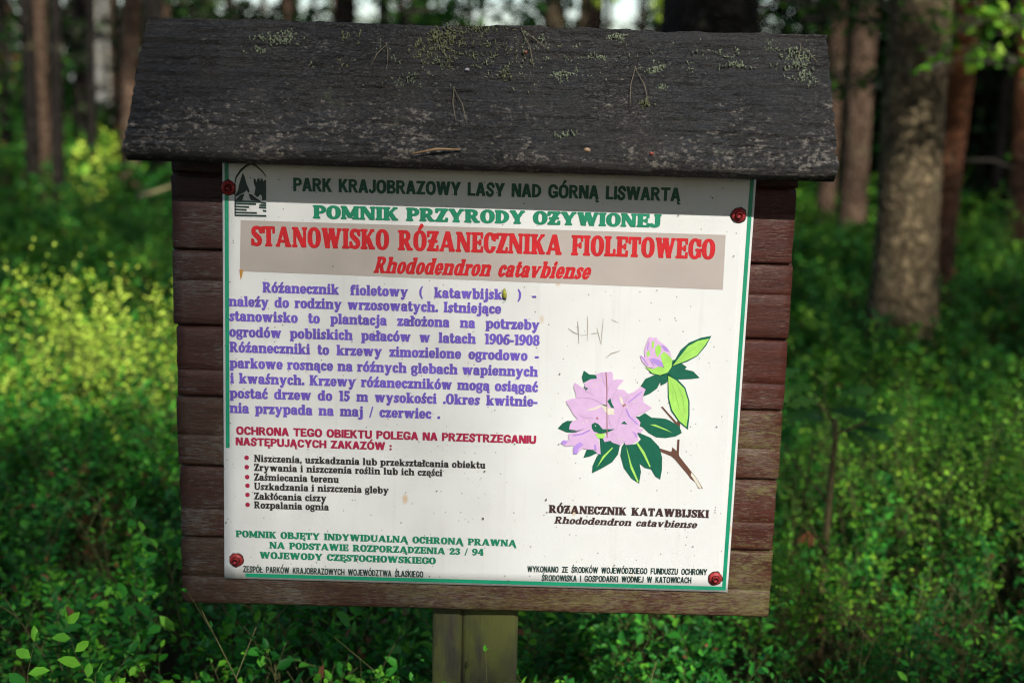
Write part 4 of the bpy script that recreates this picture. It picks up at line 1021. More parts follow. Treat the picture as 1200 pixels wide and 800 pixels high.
# ------------------------------------------------------------------ ground
def gz(x, y):
    return 0.05 * math.sin(x * .7 + 1.3) * math.cos(y * .55) + 0.04 * math.sin(y * 1.1 + x * .3) + (0.02 * max(0, y - 10) if y < 60 else 1.0)
def gz_np(x, y):
    return 0.05 * np.sin(x * .7 + 1.3) * np.cos(y * .55) + 0.04 * np.sin(y * 1.1 + x * .3) + np.clip(0.02 * (y - 10), 0, 1.0)
xs = np.concatenate([np.linspace(-600, -30, 12), np.linspace(-28, 28, 113), np.linspace(30, 600, 12)])
ys = np.concatenate([np.linspace(-600, -42, 10), np.linspace(-40, 60, 201), np.linspace(64, 900, 14)])
gx, gy = np.meshgrid(xs, ys); zz = gz_np(gx, gy)
vv = np.stack([gx, gy, zz], -1).reshape(-1, 3); nx = len(xs); ny = len(ys)
ii, jj = np.meshgrid(np.arange(nx - 1), np.arange(ny - 1)); a = (jj * nx + ii).ravel()
tag(mesh_np('ground', vv, np.stack([a, a+1, a+nx+1, a+nx], 1).ravel(), np.full(len(a), 4), mat_ground(), smooth=True), kind='structure')

# ------------------------------------------------------------------ foliage building
def unit(v): return v / (np.linalg.norm(v, axis=-1, keepdims=True) + 1e-9)
def leaf_arrays(P, D, N, L, W, six):
    """leaves growing from P along D with face normal N"""
    S = unit(np.cross(D, N)); N = unit(np.cross(S, D)); L = L[:, None]; W = W[:, None]
    if six:
        tip = P + D * L - N * L * .08
        a = P + D * L * .35 + N * W * .12; b = P + D * L * .72 + N * W * .06
        v = np.stack([P, a + S * W * .46, b + S * W * .36, tip, b - S * W * .36, a - S * W * .46], 1)
        q = np.array([[0, 1, 2, 3], [0, 3, 4, 5]])
    else:
        v = np.stack([P, P + D * L * .5 + S * W * .5, P + D * L, P + D * L * .5 - S * W * .5], 1)
        q = np.array([[0, 1, 2, 3]])
    k = v.shape[1]; n = len(P)
    f = (np.arange(n)[:, None, None] * k + q[None]).ravel()
    return v.reshape(-1, 3), f, np.full(n * len(q), 4, np.int32), k
def seg_arrays(A, B, R0_, R1_):
    """three sided twigs from A to B"""
    d = unit(B - A); up = np.where(abs(d[:, 2:3]) < .95, np.array([[0, 0, 1.0]]), np.array([[1.0, 0, 0]]))
    s = unit(np.cross(d, up)); t = np.cross(d, s); vs = []
    for P, R in ((A, R0_), (B, R1_)):
        for k in range(3):
            an = 2 * math.pi * k / 3; vs.append(P + (s * math.cos(an) + t * math.sin(an)) * R[:, None])
    v = np.stack(vs, 1); q = np.array([[0, 1, 4, 3], [1, 2, 5, 4], [2, 0, 3, 5]])
    f = (np.arange(len(A))[:, None, None] * 6 + q[None]).ravel()
    return v.reshape(-1, 3), f, np.full(len(A) * 3, 4, np.int32)
def foliage_object(name, lv, mats, parent=None, seg=None, six=True, offset=None):
    """lv: (P,D,N,L,W,rnd); seg: (A,B,r0,r1) go to the second material"""
    v, f, t, k = leaf_arrays(*lv[:5], six); rnd = np.repeat(lv[5], k); mi = np.zeros(len(t), np.int32)
    if seg is not None and len(seg[0]):
        v2, f2, t2 = seg_arrays(*seg); f = np.concatenate([f, f2 + len(v)]); v = np.concatenate([v, v2]); t = np.concatenate([t, t2])
        rnd = np.concatenate([rnd, np.full(len(v2), .5)]); mi = np.concatenate([mi, np.ones(len(t2), np.int32)])
    return mesh_np(name, v, f, t, mats, parent, rnd, False, mi, offset)

def sprig(h=0.36, nb=11, nl=7, leaf=0.023, bl=0.13, start=0.3, r=0.0016, wd=0.58, spread=0.75, lean=0.12):
    """one upright shrublet: arrays of leaves and twigs around the origin"""
    P, D, N, L, W, A, B, R0_, R1_ = ([] for _ in range(9))
    n = 8; p = np.zeros(3); ln = np.array([rng.normal(0, lean), rng.normal(0, lean), 1.0]); pts = [p.copy()]
    for i in range(n):
        ln = ln + np.array([rng.normal(0, .10), rng.normal(0, .10), 0.06]); ln /= np.linalg.norm(ln); p = p + ln * h / n; pts.append(p.copy())
    pts = np.array(pts)
    for i in range(n): A.append(pts[i]); B.append(pts[i+1]); R0_.append(r * (1 - .6*i/n)); R1_.append(r * (1 - .6*(i+1)/n))
    def put(q, d, sc=1.0):
        dd = unit(d + rng.normal(0, .25, 3)); P.append(q); D.append(dd); up = np.array([0.18, -.50, 1.0]) + rng.normal(0, .35, 3)
        N.append(up); l = leaf * sc * rng.uniform(.7, 1.25); L.append(l); W.append(l * wd * rng.uniform(.85, 1.15))
    for b in range(nb):
        t = start + (1 - start) * (b + rng.uniform(0, .9)) / nb; x = t * n; i = min(int(x), n - 1); q = pts[i] + (pts[i+1] - pts[i]) * (x - i)
        az = b * 2.4 + rng.normal(0, .5); d = unit(np.array([math.cos(az) * spread, math.sin(az) * spread, rng.uniform(.5, 1.0)]))
        ll = bl * rng.uniform(.5, 1.15) * (1.15 - .5 * t); side = 1
        for j in range(nl):
            d2 = unit(d + np.array([rng.normal(0, .12), rng.normal(0, .12), .03])); q2 = q + d2 * ll / nl
            A.append(q); B.append(q2); R0_.append(r * .5 * (1 - .6 * j / nl)); R1_.append(r * .5 * (1 - .6 * (j+1) / nl))
            s = unit(np.cross(d2, [0, 0, 1.0])) * side; side = -side
            put(q2, unit(s * .9 + d2 * .6), .75 + .35 * math.sin(math.pi * (j + 1) / (nl + 1))); d, q = d2, q2
        put(q, d, .8)
    for j in range(4): put(pts[-1] - ln * .012 * j, unit(ln * .5 + np.array([math.cos(j*2.2), math.sin(j*2.2), .3])), .8)
    return [np.array(x, float) for x in (P, D, N, L, W)], [np.array(x, float) for x in (A, B, R0_, R1_)]
def stamp(protos, X, Y, Z, SC, rot=None, tint=0.0, tilt=0.12):
    """many copies of sprig prototypes as arrays"""
    outl = [[] for _ in range(6)]; outs = [[] for _ in range(4)]
    idx = rng.integers(0, len(protos), len(X))
    for pi, (lv, sg) in enumerate(protos):
        m = np.where(idx == pi)[0]
        if not len(m): continue
        a = rng.uniform(0, 2 * math.pi, len(m)); ca, sa = np.cos(a), np.sin(a); z = np.zeros_like(a)
        Rm = np.stack([np.stack([ca, -sa, z], -1), np.stack([sa, ca, z], -1), np.stack([z, z, z + 1], -1)], 1)
        tx, ty = rng.normal(0, tilt, (2, len(m)))
        Tm = np.stack([np.stack([z + 1, z, tx], -1), np.stack([z, z + 1, ty], -1), np.stack([-tx, -ty, z + 1], -1)], 1)
        Rm = Tm @ Rm; o = np.stack([X[m], Y[m], Z[m]], -1); s = SC[m]
        tr = lambda V, pos: ((np.einsum('nij,kj->nki', Rm, V) * (s[:, None, None] if pos else 1)) + (o[:, None, :] if pos else 0)).reshape(-1, 3)
        k = len(lv[0])
        outl[0].append(tr(lv[0], 1)); outl[1].append(unit(tr(lv[1], 0))); outl[2].append(tr(lv[2], 0))
        outl[3].append((s[:, None] * lv[3][None]).ravel()); outl[4].append((s[:, None] * lv[4][None]).ravel())
        t = np.asarray(tint)[m] if np.ndim(tint) else np.full(len(m), tint)
        tv = np.clip(rng.uniform(0, .75, (len(m), k)) + t[:, None] + rng.normal(0, .16, (len(m), 1)), 0, .93); tv[rng.uniform(0, 1, tv.shape) < .012] = 1.0; tv[rng.uniform(0, 1, len(m)) < .002] = 1.0; outl[5].append(tv.ravel())
        outs[0].append(tr(sg[0], 1)); outs[1].append(tr(sg[1], 1)); outs[2].append((s[:, None] * sg[2][None]).ravel()); outs[3].append((s[:, None] * sg[3][None]).ravel())
    return [np.concatenate(x) for x in outl], [np.concatenate(x) for x in outs]

M_bil = leaf_mat('bilberry_leaf', (0.010, 0.080, 0.012), (0.032, 0.20, 0.020), (0.15, 0.42, 0.030), 0.22, dry=(0.16, 0.07, 0.03))
M_bilfar = leaf_mat('undergrowth_leaf', (0.010, 0.070, 0.010), (0.036, 0.17, 0.015), (0.18, 0.36, 0.026), 0.22, .6, .2, dry=(0.22, 0.10, 0.03))
M_dim = leaf_mat('shaded_woodland_leaf', (0.005, 0.016, 0.005), (0.011, 0.036, 0.009), (0.035, 0.08, 0.014), 0.15, .6, .1)  # shade of the deep wood is put into this leaf colour
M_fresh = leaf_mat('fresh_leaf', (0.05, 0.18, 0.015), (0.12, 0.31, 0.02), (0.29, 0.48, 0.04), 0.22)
M_stem = plain('green_brown_stem', (0.085, 0.085, 0.032), 0.8, 0.2, .3, 40)
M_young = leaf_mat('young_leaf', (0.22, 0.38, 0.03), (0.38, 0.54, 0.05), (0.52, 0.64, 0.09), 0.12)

def scatter(y0, y1, dens, hw0=0.6, holes=True):
    a = 0.45; n = int(dens * (y1 - y0) * 2 * (a * ((y0 + y1) / 2 + DIST) + hw0))
    y = rng.uniform(y0, y1, n * 3); x = rng.uniform(-1, 1, n * 3) * (a * (y1 + DIST) + hw0)
    m = abs(x) < a * (y + DIST) + hw0; x, y = x[m][:n], y[m][:n]
    if holes:
        v = np.array([noise.noise(Vector((xx * 1.1, yy * 1.1, 3.0))) for xx, yy in zip(x, y)]); k = rng.uniform(0, 1, len(x)) < np.clip(.92 + v * .8, (.7 if y1 < 4 else .4), 1)
        x, y = x[k], y[k]
    return x, y
near = [sprig() for _ in range(4)] + [sprig(h=.30, nb=8, leaf=.026), sprig(h=.42, nb=12, leaf=.021, bl=.11), sprig(h=.45, nb=7, nl=5, leaf=.029, bl=.14), sprig(h=.5, nb=5, nl=1, leaf=.012, bl=.16, r=.0022)]
mid = [sprig(h=.42, nb=8, nl=4, leaf=.038, bl=.16) for _ in range(5)]
far = [sprig(h=.5, nb=6, nl=3, leaf=.085, bl=.22, r=.003) for _ in range(4)]
def clear_post(x, y): return ~((abs(x + .05) < .13) & (y > -.06) & (y < .26))
for nm, protos, y0, y1, dens, six, mat in (('bilberry_undergrowth', near, -.5, 3.6, 130, True, M_bil), ('forest_undergrowth', mid, 3.6, 10.5, 80, True, M_bilfar), ('distant_undergrowth', far, 10.5, 42, 17, False, M_bilfar)):
    x, y = scatter(y0, y1, dens); m = clear_post(x, y); x, y = x[m], y[m]
    hv = np.array([noise.noise(Vector((xx * .6, yy * .6, 9.0))) for xx, yy in zip(x, y)])
    tint = np.array([noise.noise(Vector((xx * .45, yy * .45, 1.0))) for xx, yy in zip(x, y)]) * .35
    lv, sg = stamp(protos, x, y, gz_np(x, y) - .01, np.clip(1.0 + hv * .5 + rng.normal(0, .12, len(x)), .45, 1.6), tint=tint)
    tag(foliage_object(nm, lv, [mat, M_stem], seg=sg, six=six), kind='stuff')

SPRAY = 0.21
yy_ = rng.uniform(-5, 34, 26000); xx_ = rng.uniform(-32, 32, 26000); m = abs(xx_) > .45 * np.maximum(yy_ + DIST, 0) + .5
m &= ~((abs(xx_) < 1.6) & (yy_ < -.3)); xx_, yy_ = xx_[m], yy_[m]; m = rng.uniform(0, 1, len(xx_)) < np.clip(1.25 - np.hypot(xx_, yy_) / 40, .2, 1) * np.where(np.hypot(xx_, yy_) < 9, 1, .5); xx_, yy_ = xx_[m], yy_[m]
side = [sprig(h=.42, nb=7, nl=3, leaf=.055, bl=.18, r=.0025) for _ in range(4)]
lv, sg = stamp(side, xx_, yy_, gz_np(xx_, yy_) - .01, rng.uniform(.7, 1.3, len(xx_)), tint=0.0)
tag(foliage_object('surrounding_undergrowth', lv, [M_bilfar, M_stem], seg=sg, six=False), kind='stuff')
# ------------------------------------------------------------------ light gaps in the canopy: where the sun reaches down
E1 = np.array([math.cos(AZ), math.sin(AZ), 0.0]); E2 = np.cross(SUN, E1); E2 = E2 if E2[2] > 0 else -E2
def sun_uv(P): return P @ E1, P @ E2
gaps = []; shades = []
def shade(P, ru, rv, val=.85): shades.append((*sun_uv(np.array(P, float)), ru, rv, val))
shade(at(120, 280, 6.5), 2.2, .75); shade(at(160, 270, 9), 2.5, .8); shade(at(1000, 300, 6), 1.5, .7); shade(at(1150, 230, 13), 3.5, 2.0, 1.0)
def gap(P, ru, rv, keep, soft=.12): gaps.append((*sun_uv(np.array(P, float)), ru, rv, keep, soft))
def canopy_keep(P):
    u, v = sun_uv(P); k = np.array([min(1.0, max(.12, .85 + 1.3 * noise.noise(Vector((a * .45, b * .45, 5.0))))) for a, b in zip(u, v)]) if len(P) else np.ones(0)
    k = np.clip(k + .45 * (u > 3.0) * (v > 2.5), 0, 1)
    for gu, gv, ru, rv, val in shades: k = np.where((abs(u - gu) < ru) & (abs(v - gv) < rv), np.maximum(k, val), k)
    for gu, gv, ru, rv, kk, soft in gaps:
        d = np.maximum(abs(u - gu) / ru, abs(v - gv) / rv); t = np.clip((d - 1) / max(soft, 1e-3), 0, 1); k = np.minimum(k, kk + (1 - kk) * t)
    # the notice board stands in a gap of the canopy
    bu, bv = sun_uv(np.array([-.05, 0, 1.2]))
    k = np.where((v > bv - .74) & (v < bv + .62) & (abs(u - bu) < .85), 0.0, k)
    k = np.where((v <= bv - .74) & (v > bv - 1.2) & (abs(u - bu) < .9), 1.0, k)
    return k
gap(at(70, 370, 2.9), .75, .62, 0.0); gap(at(172, 390, 2.6), .45, .45, 0.0); gap(at(80, 740, .7), .5, .32, .2); gap(at(110, 580, 1.7), .6, .35, .3)
gap(at(95, 205, 12), .9, .45, .05); gap(at(50, 195, 17), 2.2, .7, .08); gap(at(57, 120, 13), .35, 1.3, .0); gap(at(124, 80, 26), .8, 2.5, .0); gap(at(152, 195, 12), .3, .6, .1)
gap(at(1085, 170, 5.2), .24, .62, .3); gap(at(1018, 110, 10), .35, 1.2, .1); gap(at(1122, 90, 5.6), .24, .25, .05); gap(at(830, 20, 4.1), .06, .1, .3)
gap(at(1090, 560, 1.7), .42, .3, .1); gap(at(1180, 620, 1.5), .34, .3, .2); gap(at(1040, 700, 1.1), .26, .2, .15); gap(at(1140, 650, 1.4), .62, .50, .1); gap(at(1120, 470, 3.2), .7, .3, .35); gap(at(1160, 350, 7), .6, .35, .3); gap(at(1165, 55, 4.4), .6, .4, .0); gap(at(1040, 60, 4.9), .5, .3, .1)
gap(at(30, 470, 2.6), .5, .25, .35); gap(at(680, 10, 22), 2.0, 1.2, .3); gap(at(470, 10, 16), 1.6, .8, .3)

M_needles = leaf_mat('pine_foliage', (0.018, 0.040, 0.014), (0.030, 0.065, 0.020), (0.055, 0.095, 0.030), 0.12, .6, .2)
BARK = [mat_bark('pine_bark_grey', (0.075, 0.056, 0.036), (0.24, 0.185, 0.105), (0.1980, 0.0858, 0.0396), 7.0, 12.0),
        mat_bark('pine_bark_brown', (0.075, 0.048, 0.033), (0.19, 0.125, 0.085), (0.2244, 0.0924, 0.0396), 3.6, 7.0),
        mat_bark('pine_bark_orange', (0.0924, 0.0462, 0.0297), (0.12,0.07,0.05), (0.2640, 0.0924, 0.0330), 1.6, 2.8),
        mat_bark('dark_bark', (0.0185, 0.0158, 0.0139), (0.0363, 0.0304, 0.0264), (0.0660, 0.0594, 0.0462), 9.0, 12.0), mat_birch()]
M_dead = plain('dead_branch', (0.10, 0.085, 0.07), .9, .2, .3, 20)

def trunk_mesh(base, dia, H, lean, n=16, top=.35, flare=.28, seed=0.0, lump=.05):
    zs = np.concatenate([np.linspace(-.15, 1.2, 10), np.linspace(1.45, 6.5, 22), np.linspace(7.2, H, 8)]); vs = []
    for z in zs:
        t = max(z, 0) / H; r = dia / 2 * (1 - (1 - top) * t) * (1 + flare * math.exp(-max(z, 0) / .28))
        cx = lean[0] * z + .05 * math.sin(z * .6 + seed); cy = lean[1] * z
        for k in range(n):
            a = 2 * math.pi * k / n; w = 1 + lump * noise.noise(Vector((math.cos(a) * 1.6 + seed, math.sin(a) * 1.6, z * 1.3))) * 1.6 + flare * .5 * math.exp(-max(z, 0) / .2) * math.sin(a * 5 + seed)
            vs.append((base[0] + cx + r * w * math.cos(a), base[1] + cy + r * w * math.sin(a), base[2] + z))
    fs = [(i*n+k, i*n+(k+1) % n, (i+1)*n+(k+1) % n, (i+1)*n+k) for i in range(len(zs) - 1) for k in range(n)]
    fs.append(tuple((len(zs)-1)*n+k for k in range(n)))
    mb = MB(); mb.add(vs, fs); return mb
def crown_leaves(base, lean, z0, z1, rad, n, size):
    """clumps of foliage spread through an uneven crown"""
    nb = 14; zc = rng.uniform(z0, z1, nb); az = rng.uniform(0, 2*math.pi, nb); rr = rad * rng.uniform(.15, .75, nb) * np.clip(1.15 - (zc - z0) / (z1 - z0) * .55, .3, 1)
    C = np.stack([base[0] + lean[0] * zc + rr * np.cos(az), base[1] + lean[1] * zc + rr * np.sin(az), base[2] + zc], -1)
    i = rng.integers(0, nb, n); P = C[i] + rng.normal(0, 1, (n, 3)) * np.array([rad * .30, rad * .30, (z1 - z0) * .085])
    P = P[rng.uniform(0, 1, n) < canopy_keep(P)]; n = len(P)
    D = unit(rng.normal(0, 1, (n, 3)) + [0, 0, .2]); N = rng.normal(0, 1, (n, 3)); L = size * rng.uniform(.7, 1.4, n)
    return [P, D, N, L, L * .62, rng.uniform(0, 1, n)]
def tree(name, label, cat, x, y, dia, H, bark, crown=(8, 15, 2.6, 1200, .38), lean=(0, 0), group=None, stubs=3, flare=.28, mleaf=None, seed=None):
    z = gz(x, y); seed = random.uniform(0, 50) if seed is None else seed
    root = empty(name, (x, y, z), label, cat, group)
    mb = trunk_mesh((x, y, z), dia, H, lean, seed=seed, flare=flare)
    mb.build('trunk', BARK[bark], root, smooth=True)
    for _ in range(stubs):
        h = random.uniform(1.2, 6.5); a = random.uniform(0, 2*math.pi); r = dia * .4; ln = random.uniform(.25, .9)
        p = np.array([x + lean[0]*h, y + lean[1]*h, z + h]); d = np.array([math.cos(a), math.sin(a), random.uniform(-.25, .25)]); s = MB()
        s.tube([p + d * r * .6, p + d * (r + ln * .5) + [0, 0, .03], p + d * (r + ln)], [.016, .011, .004], 6); s.build('branch_stub', M_dead, root)
    if crown:
        lv = crown_leaves((x, y, z), lean, *crown)
        if len(lv[0]): foliage_object('crown', lv, [mleaf or M_needles], root, six=False)
    return root
def spot(px, Y, py=110): p = at(px, py, Y); return float(p[0]), float(Y)

# trees one can tell apart (x on the photograph, world y, diameter)
T = [('pine_tree', 'slender dark pine trunk leftmost of the group beyond the bright shrubs', 'tree', 30, 12.8, .165, 15, 3, (0.002, 0)),
     ('pine_tree', 'sunlit tan pine trunk standing just right of the slender dark one', 'tree', 54, 13.2, .18, 17, 1, (.004, 0)),
     ('pine_tree', 'thin dark trunk close behind the sunlit tan pine', 'tree', 66, 12.6, .14, 15, 3, (0, 0)),
     ('birch_tree', 'pale birch trunk, white among the darker pines left of the roof', 'tree', 124, 26, .36, 17, 4, (-.012, 0)),
     ('pine_tree', 'reddish brown pine trunk beside the left end of the roof', 'tree', 152, 11.8, .22, 16, 1, (.012, 0)),
     ('pine_tree', 'dark trunk just right of the reddish pine, half hidden by the roof end', 'tree', 180, 13.0, .24, 16, 3, (.0, 0)),
     ('pine_tree', 'dark brown trunk between the tan pine and the white birch', 'tree', 97, 21, .28, 17, 3, (.0, 0)),
     ('pine_tree', 'massive dark trunk rising directly behind the roof ridge', 'tree', 822, 4.3, .50, 19, 3, (0, .01)),
     ('pine_tree', 'pale brown trunk right of the roof with sun on its bark', 'tree', 1012, 10.2, .27, 17, 1, (.004, 0)),
     ('pine_tree', 'thin brown trunk close to the right end of the roof', 'tree', 972, 12.0, .20, 16, 1, (-.004, 0)),
     ('pine_tree', 'thick grey brown pine trunk dappled with sun, largest on the right', 'tree', 1092, 5.25, .37, 18, 0, (-.035, .004)),
     ('pine_tree', 'leaning orange barked pine just right of the thick grey trunk', 'tree', 1122, 5.9, .20, 16, 2, (.028, .01)),
     ('pine_tree', 'very thin dark trunk standing alone in the gloom at far right', 'tree', 1172, 11.5, .12, 14, 3, (.0, 0)),
     ('pine_tree', 'orange trunk leaning in from the far right edge', 'tree', 1204, 8.5, .20, 15, 2, (-.03, 0)),
     ('pine_tree', 'faint thin trunk at the far left edge', 'tree', 8, 19, .17, 16, 3, (0, 0)),
     ('pine_tree', 'thin black looking trunk just left of the birch', 'tree', 109, 16, .13, 15, 3, (.002, 0)),
     ('pine_tree', 'slim tan trunk between the birch and the reddish pine', 'tree', 140, 19, .20, 16, 1, (.004, 0)),
     ('pine_tree', 'reddish trunk rising behind the top left corner of the roof', 'tree', 198, 15.5, .20, 16, 1, (0, 0)),
     ('pine_tree', 'brown trunk seen above the left part of the roof', 'tree', 345, 17, .28, 17, 1, (.0, 0)),
     ('pine_tree', 'yellowish lichen covered trunk seen above the middle of the roof', 'tree', 690, 19, .22, 17, 1, (.0, 0)),
     ('pine_tree', 'brown trunk peeping over the roof left of the yellowish one', 'tree', 652, 16, .22, 17, 0, (.0, 0)),
     ('pine_tree', 'dark trunk above the roof left of a bright patch of sky', 'tree', 400, 14, .26, 17, 3, (.0, 0))]
for nm, lb, ct, px, Y, dia, H, bk, ln in T:
    x, y = spot(px, Y); tree(nm, lb, ct, x, y, dia, H, bk, crown=(8.5, H, 2.4, 700, .40), lean=ln, flare=.3 if dia > .3 else .2, mleaf=M_bilfar if nm[0] == 'b' else None)
# the wood behind: more pines, farther and farther
placed = [spot(t[3], t[4]) for t in T]
cnt = 0
for _ in range(900):
    if cnt >= 110: break
    Y = (14 if cnt < 74 else 3) + 48 * random.random() ** .8; hw = .43 * (Y + DIST) + 1 + (0 if cnt < 74 else 18); x = random.uniform(-hw, hw)
    px = 600 + x / (Y + DIST) * FPX
    if cnt >= 74 and -60 < px < 1260: continue
    if min((x - a) ** 2 + (Y - b) ** 2 for a, b in placed) < 2.2 ** 2: continue
    if any(abs(px - c) < w for c, w in ((425, 10), (590, 16), (715, 14), (910, 20), (1120, 12), (75, 12), (8, 8), (500, 8))): continue
    placed.append((x, Y)); cnt += 1
    tree('pine_tree', 'straight pine trunk standing back in the wood beyond the nearer trees', 'tree', x, Y, random.uniform(.18, .32), random.uniform(15, 19), random.choice([0, 0, 1, 3, 3]),
         crown=(8.5, 17, 2.5, 320, .55), group='pines back in the wood', stubs=1, lean=(random.gauss(0, .008), 0))
# young spruces with deep shade put into their near-black colour; added at right
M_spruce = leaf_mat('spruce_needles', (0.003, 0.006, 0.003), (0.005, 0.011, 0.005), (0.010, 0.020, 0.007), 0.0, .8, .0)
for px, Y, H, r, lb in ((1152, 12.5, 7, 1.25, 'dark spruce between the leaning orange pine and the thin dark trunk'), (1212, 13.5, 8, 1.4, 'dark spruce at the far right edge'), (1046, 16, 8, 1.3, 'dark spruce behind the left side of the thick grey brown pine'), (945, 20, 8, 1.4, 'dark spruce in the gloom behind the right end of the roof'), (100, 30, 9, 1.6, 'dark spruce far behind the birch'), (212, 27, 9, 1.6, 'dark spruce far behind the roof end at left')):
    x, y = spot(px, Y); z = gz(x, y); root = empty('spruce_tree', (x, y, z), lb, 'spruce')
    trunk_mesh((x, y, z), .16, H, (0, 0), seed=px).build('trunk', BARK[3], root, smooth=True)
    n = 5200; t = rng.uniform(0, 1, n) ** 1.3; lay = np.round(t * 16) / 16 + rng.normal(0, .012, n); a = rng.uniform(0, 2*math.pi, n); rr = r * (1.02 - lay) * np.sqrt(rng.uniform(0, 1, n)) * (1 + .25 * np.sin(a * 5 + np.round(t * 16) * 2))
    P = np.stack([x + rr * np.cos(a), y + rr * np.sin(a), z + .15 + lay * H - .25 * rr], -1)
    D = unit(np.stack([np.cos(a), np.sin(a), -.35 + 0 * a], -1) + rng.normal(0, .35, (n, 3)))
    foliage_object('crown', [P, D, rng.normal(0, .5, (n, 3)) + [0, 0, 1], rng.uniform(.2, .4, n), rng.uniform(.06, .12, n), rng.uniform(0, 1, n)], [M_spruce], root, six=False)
# pines standing behind the viewpoint: they shade the clearing and leave sun gaps
cnt = 0
bu_, _ = sun_uv(np.array([-.05, 0, 1.2]))
for _ in range(2000):
    if cnt >= 40: break
    x, y = random.uniform(-10, 30), random.uniform(-34, -6)
    u = x * E1[0] + y * E1[1]
    if abs(u - bu_) < 1.1 or u < -13 or u > 22: continue
    if min((x - a) ** 2 + (y - b) ** 2 for a, b in placed) < 3.6 ** 2: continue
    placed.append((x, y)); cnt += 1
    tree('pine_tree', 'tall pine with a broad dense crown behind the viewpoint', 'tree', x, y, random.uniform(.24, .36), 21, random.choice([0, 1]), crown=(6, 21, 3.3, 1700, .40),
         group='pines behind the viewpoint', stubs=0)
# unseen leaf spray added beside one pine, shaped to shade the board's left half
bu, bv = sun_uv(np.array([-.05, 0, 1.2])); dist = 21.0
n = 36000; du = rng.uniform(-1.0, .55, n); dv = rng.uniform(-.95, .95, n); w = dist + rng.normal(0, .7, n)
dens = np.interp(du, [-1.0, -.50, -.42, -.10, .14, .55], [1.0, .95, .36, .34, .0, .0]); m = rng.uniform(0, 1, n) < dens * SPRAY; du, dv, w = du[m], dv[m], w[m]; n = len(du)
c0 = np.array([-.05, 0, 1.2]); P = c0 + du[:, None] * E1 + dv[:, None] * E2 + w[:, None] * SUN
mid_ = c0 - 2.4 * E1 + dist * SUN
root = tree('pine_tree', 'tall pine with a broad dense crown behind the viewpoint', 'tree', float(mid_[0]), float(mid_[1]), .30, 21, 0, crown=(8, 21, 2.6, 1500, .40), group='pines behind the viewpoint', stubs=0)
foliage_object('shade_spray', [P, unit(rng.normal(0, 1, (n, 3))), rng.normal(0, 1, (n, 3)), rng.uniform(.045, .08, n), rng.uniform(.025, .04, n), rng.uniform(0, 1, n)], [M_needles], root, six=False)

# ------------------------------------------------------------------ shrubs and saplings one can tell apart
def shrub(name, label, cat, x, y, n, rad, h, mat, leaf=.026, nb=10, nl=6, group=None, tint=.1, six=True, protos=None):
    z = gz(x, y); root = empty(name, (x, y, z), label, cat, group)
    pr = protos or [sprig(h=h, nb=nb, nl=nl, leaf=leaf, bl=h * .32, start=.25, r=.0022) for _ in range(3)]
    a = rng.uniform(0, 2*math.pi, n); r = rad * np.sqrt(rng.uniform(0, 1, n)); X = x + r * np.cos(a); Y = y + r * np.sin(a)
    SC = rng.uniform(.75, 1.1, n) * (1.1 - .35 * r / rad); acc = []
    for i in range(n):
        lv, sg = stamp([pr[i % len(pr)]], X[i:i+1], Y[i:i+1], gz_np(X[i:i+1], Y[i:i+1]) - .01, SC[i:i+1], tint=tint, tilt=.16)
        acc.append(lv); v, f, t = seg_arrays(*sg); mesh_np('stem', v, f, t, M_stem, root)
    foliage_object('foliage', [np.concatenate([q[j] for q in acc]) for j in range(6)], [mat], root, six=six)
    return root
def P2(px, Y, py=300): p = at(px, py, Y); return float(p[0]), float(Y)
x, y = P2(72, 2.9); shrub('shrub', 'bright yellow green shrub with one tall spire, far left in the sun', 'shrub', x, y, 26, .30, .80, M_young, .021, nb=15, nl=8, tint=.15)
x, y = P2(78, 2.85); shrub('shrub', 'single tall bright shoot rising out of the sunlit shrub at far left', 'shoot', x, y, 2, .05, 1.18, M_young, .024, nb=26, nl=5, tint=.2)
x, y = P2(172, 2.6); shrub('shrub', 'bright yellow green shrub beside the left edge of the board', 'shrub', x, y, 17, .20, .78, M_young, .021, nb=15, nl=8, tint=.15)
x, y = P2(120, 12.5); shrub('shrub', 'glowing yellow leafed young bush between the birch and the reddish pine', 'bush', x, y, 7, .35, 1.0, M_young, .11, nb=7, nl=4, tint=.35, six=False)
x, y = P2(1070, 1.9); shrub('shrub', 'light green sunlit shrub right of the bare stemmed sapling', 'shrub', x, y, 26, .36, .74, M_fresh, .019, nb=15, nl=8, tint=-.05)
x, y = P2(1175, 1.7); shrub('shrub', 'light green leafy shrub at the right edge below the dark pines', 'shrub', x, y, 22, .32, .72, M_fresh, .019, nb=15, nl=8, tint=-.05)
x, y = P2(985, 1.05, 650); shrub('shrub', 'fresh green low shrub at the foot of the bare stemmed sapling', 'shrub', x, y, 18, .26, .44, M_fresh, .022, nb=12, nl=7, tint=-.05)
x, y = P2(1165, 7.2); shrub('shrub', 'soft green bush behind the leaning orange pine', 'bush', x, y, 12, .5, 1.0, M_bilfar, .06, nb=7, nl=4, tint=.3)
x, y = P2(108, .55, 620); shrub('bilberry_sprig', 'tall leafy bilberry sprig standing out at lower left', 'shrub', x, y, 1, .01, .62, M_bil, .030, nb=13, nl=6, tint=.25, protos=[sprig(h=.60, nb=13, nl=6, leaf=.029, bl=.15, start=.45, r=.0026, lean=.03)])
x, y = P2(40, .5, 720); shrub('bilberry_sprig', 'low spreading bilberry plant at the bottom left corner', 'shrub', x, y, 5, .12, .44, M_bil, .028, tint=.2)

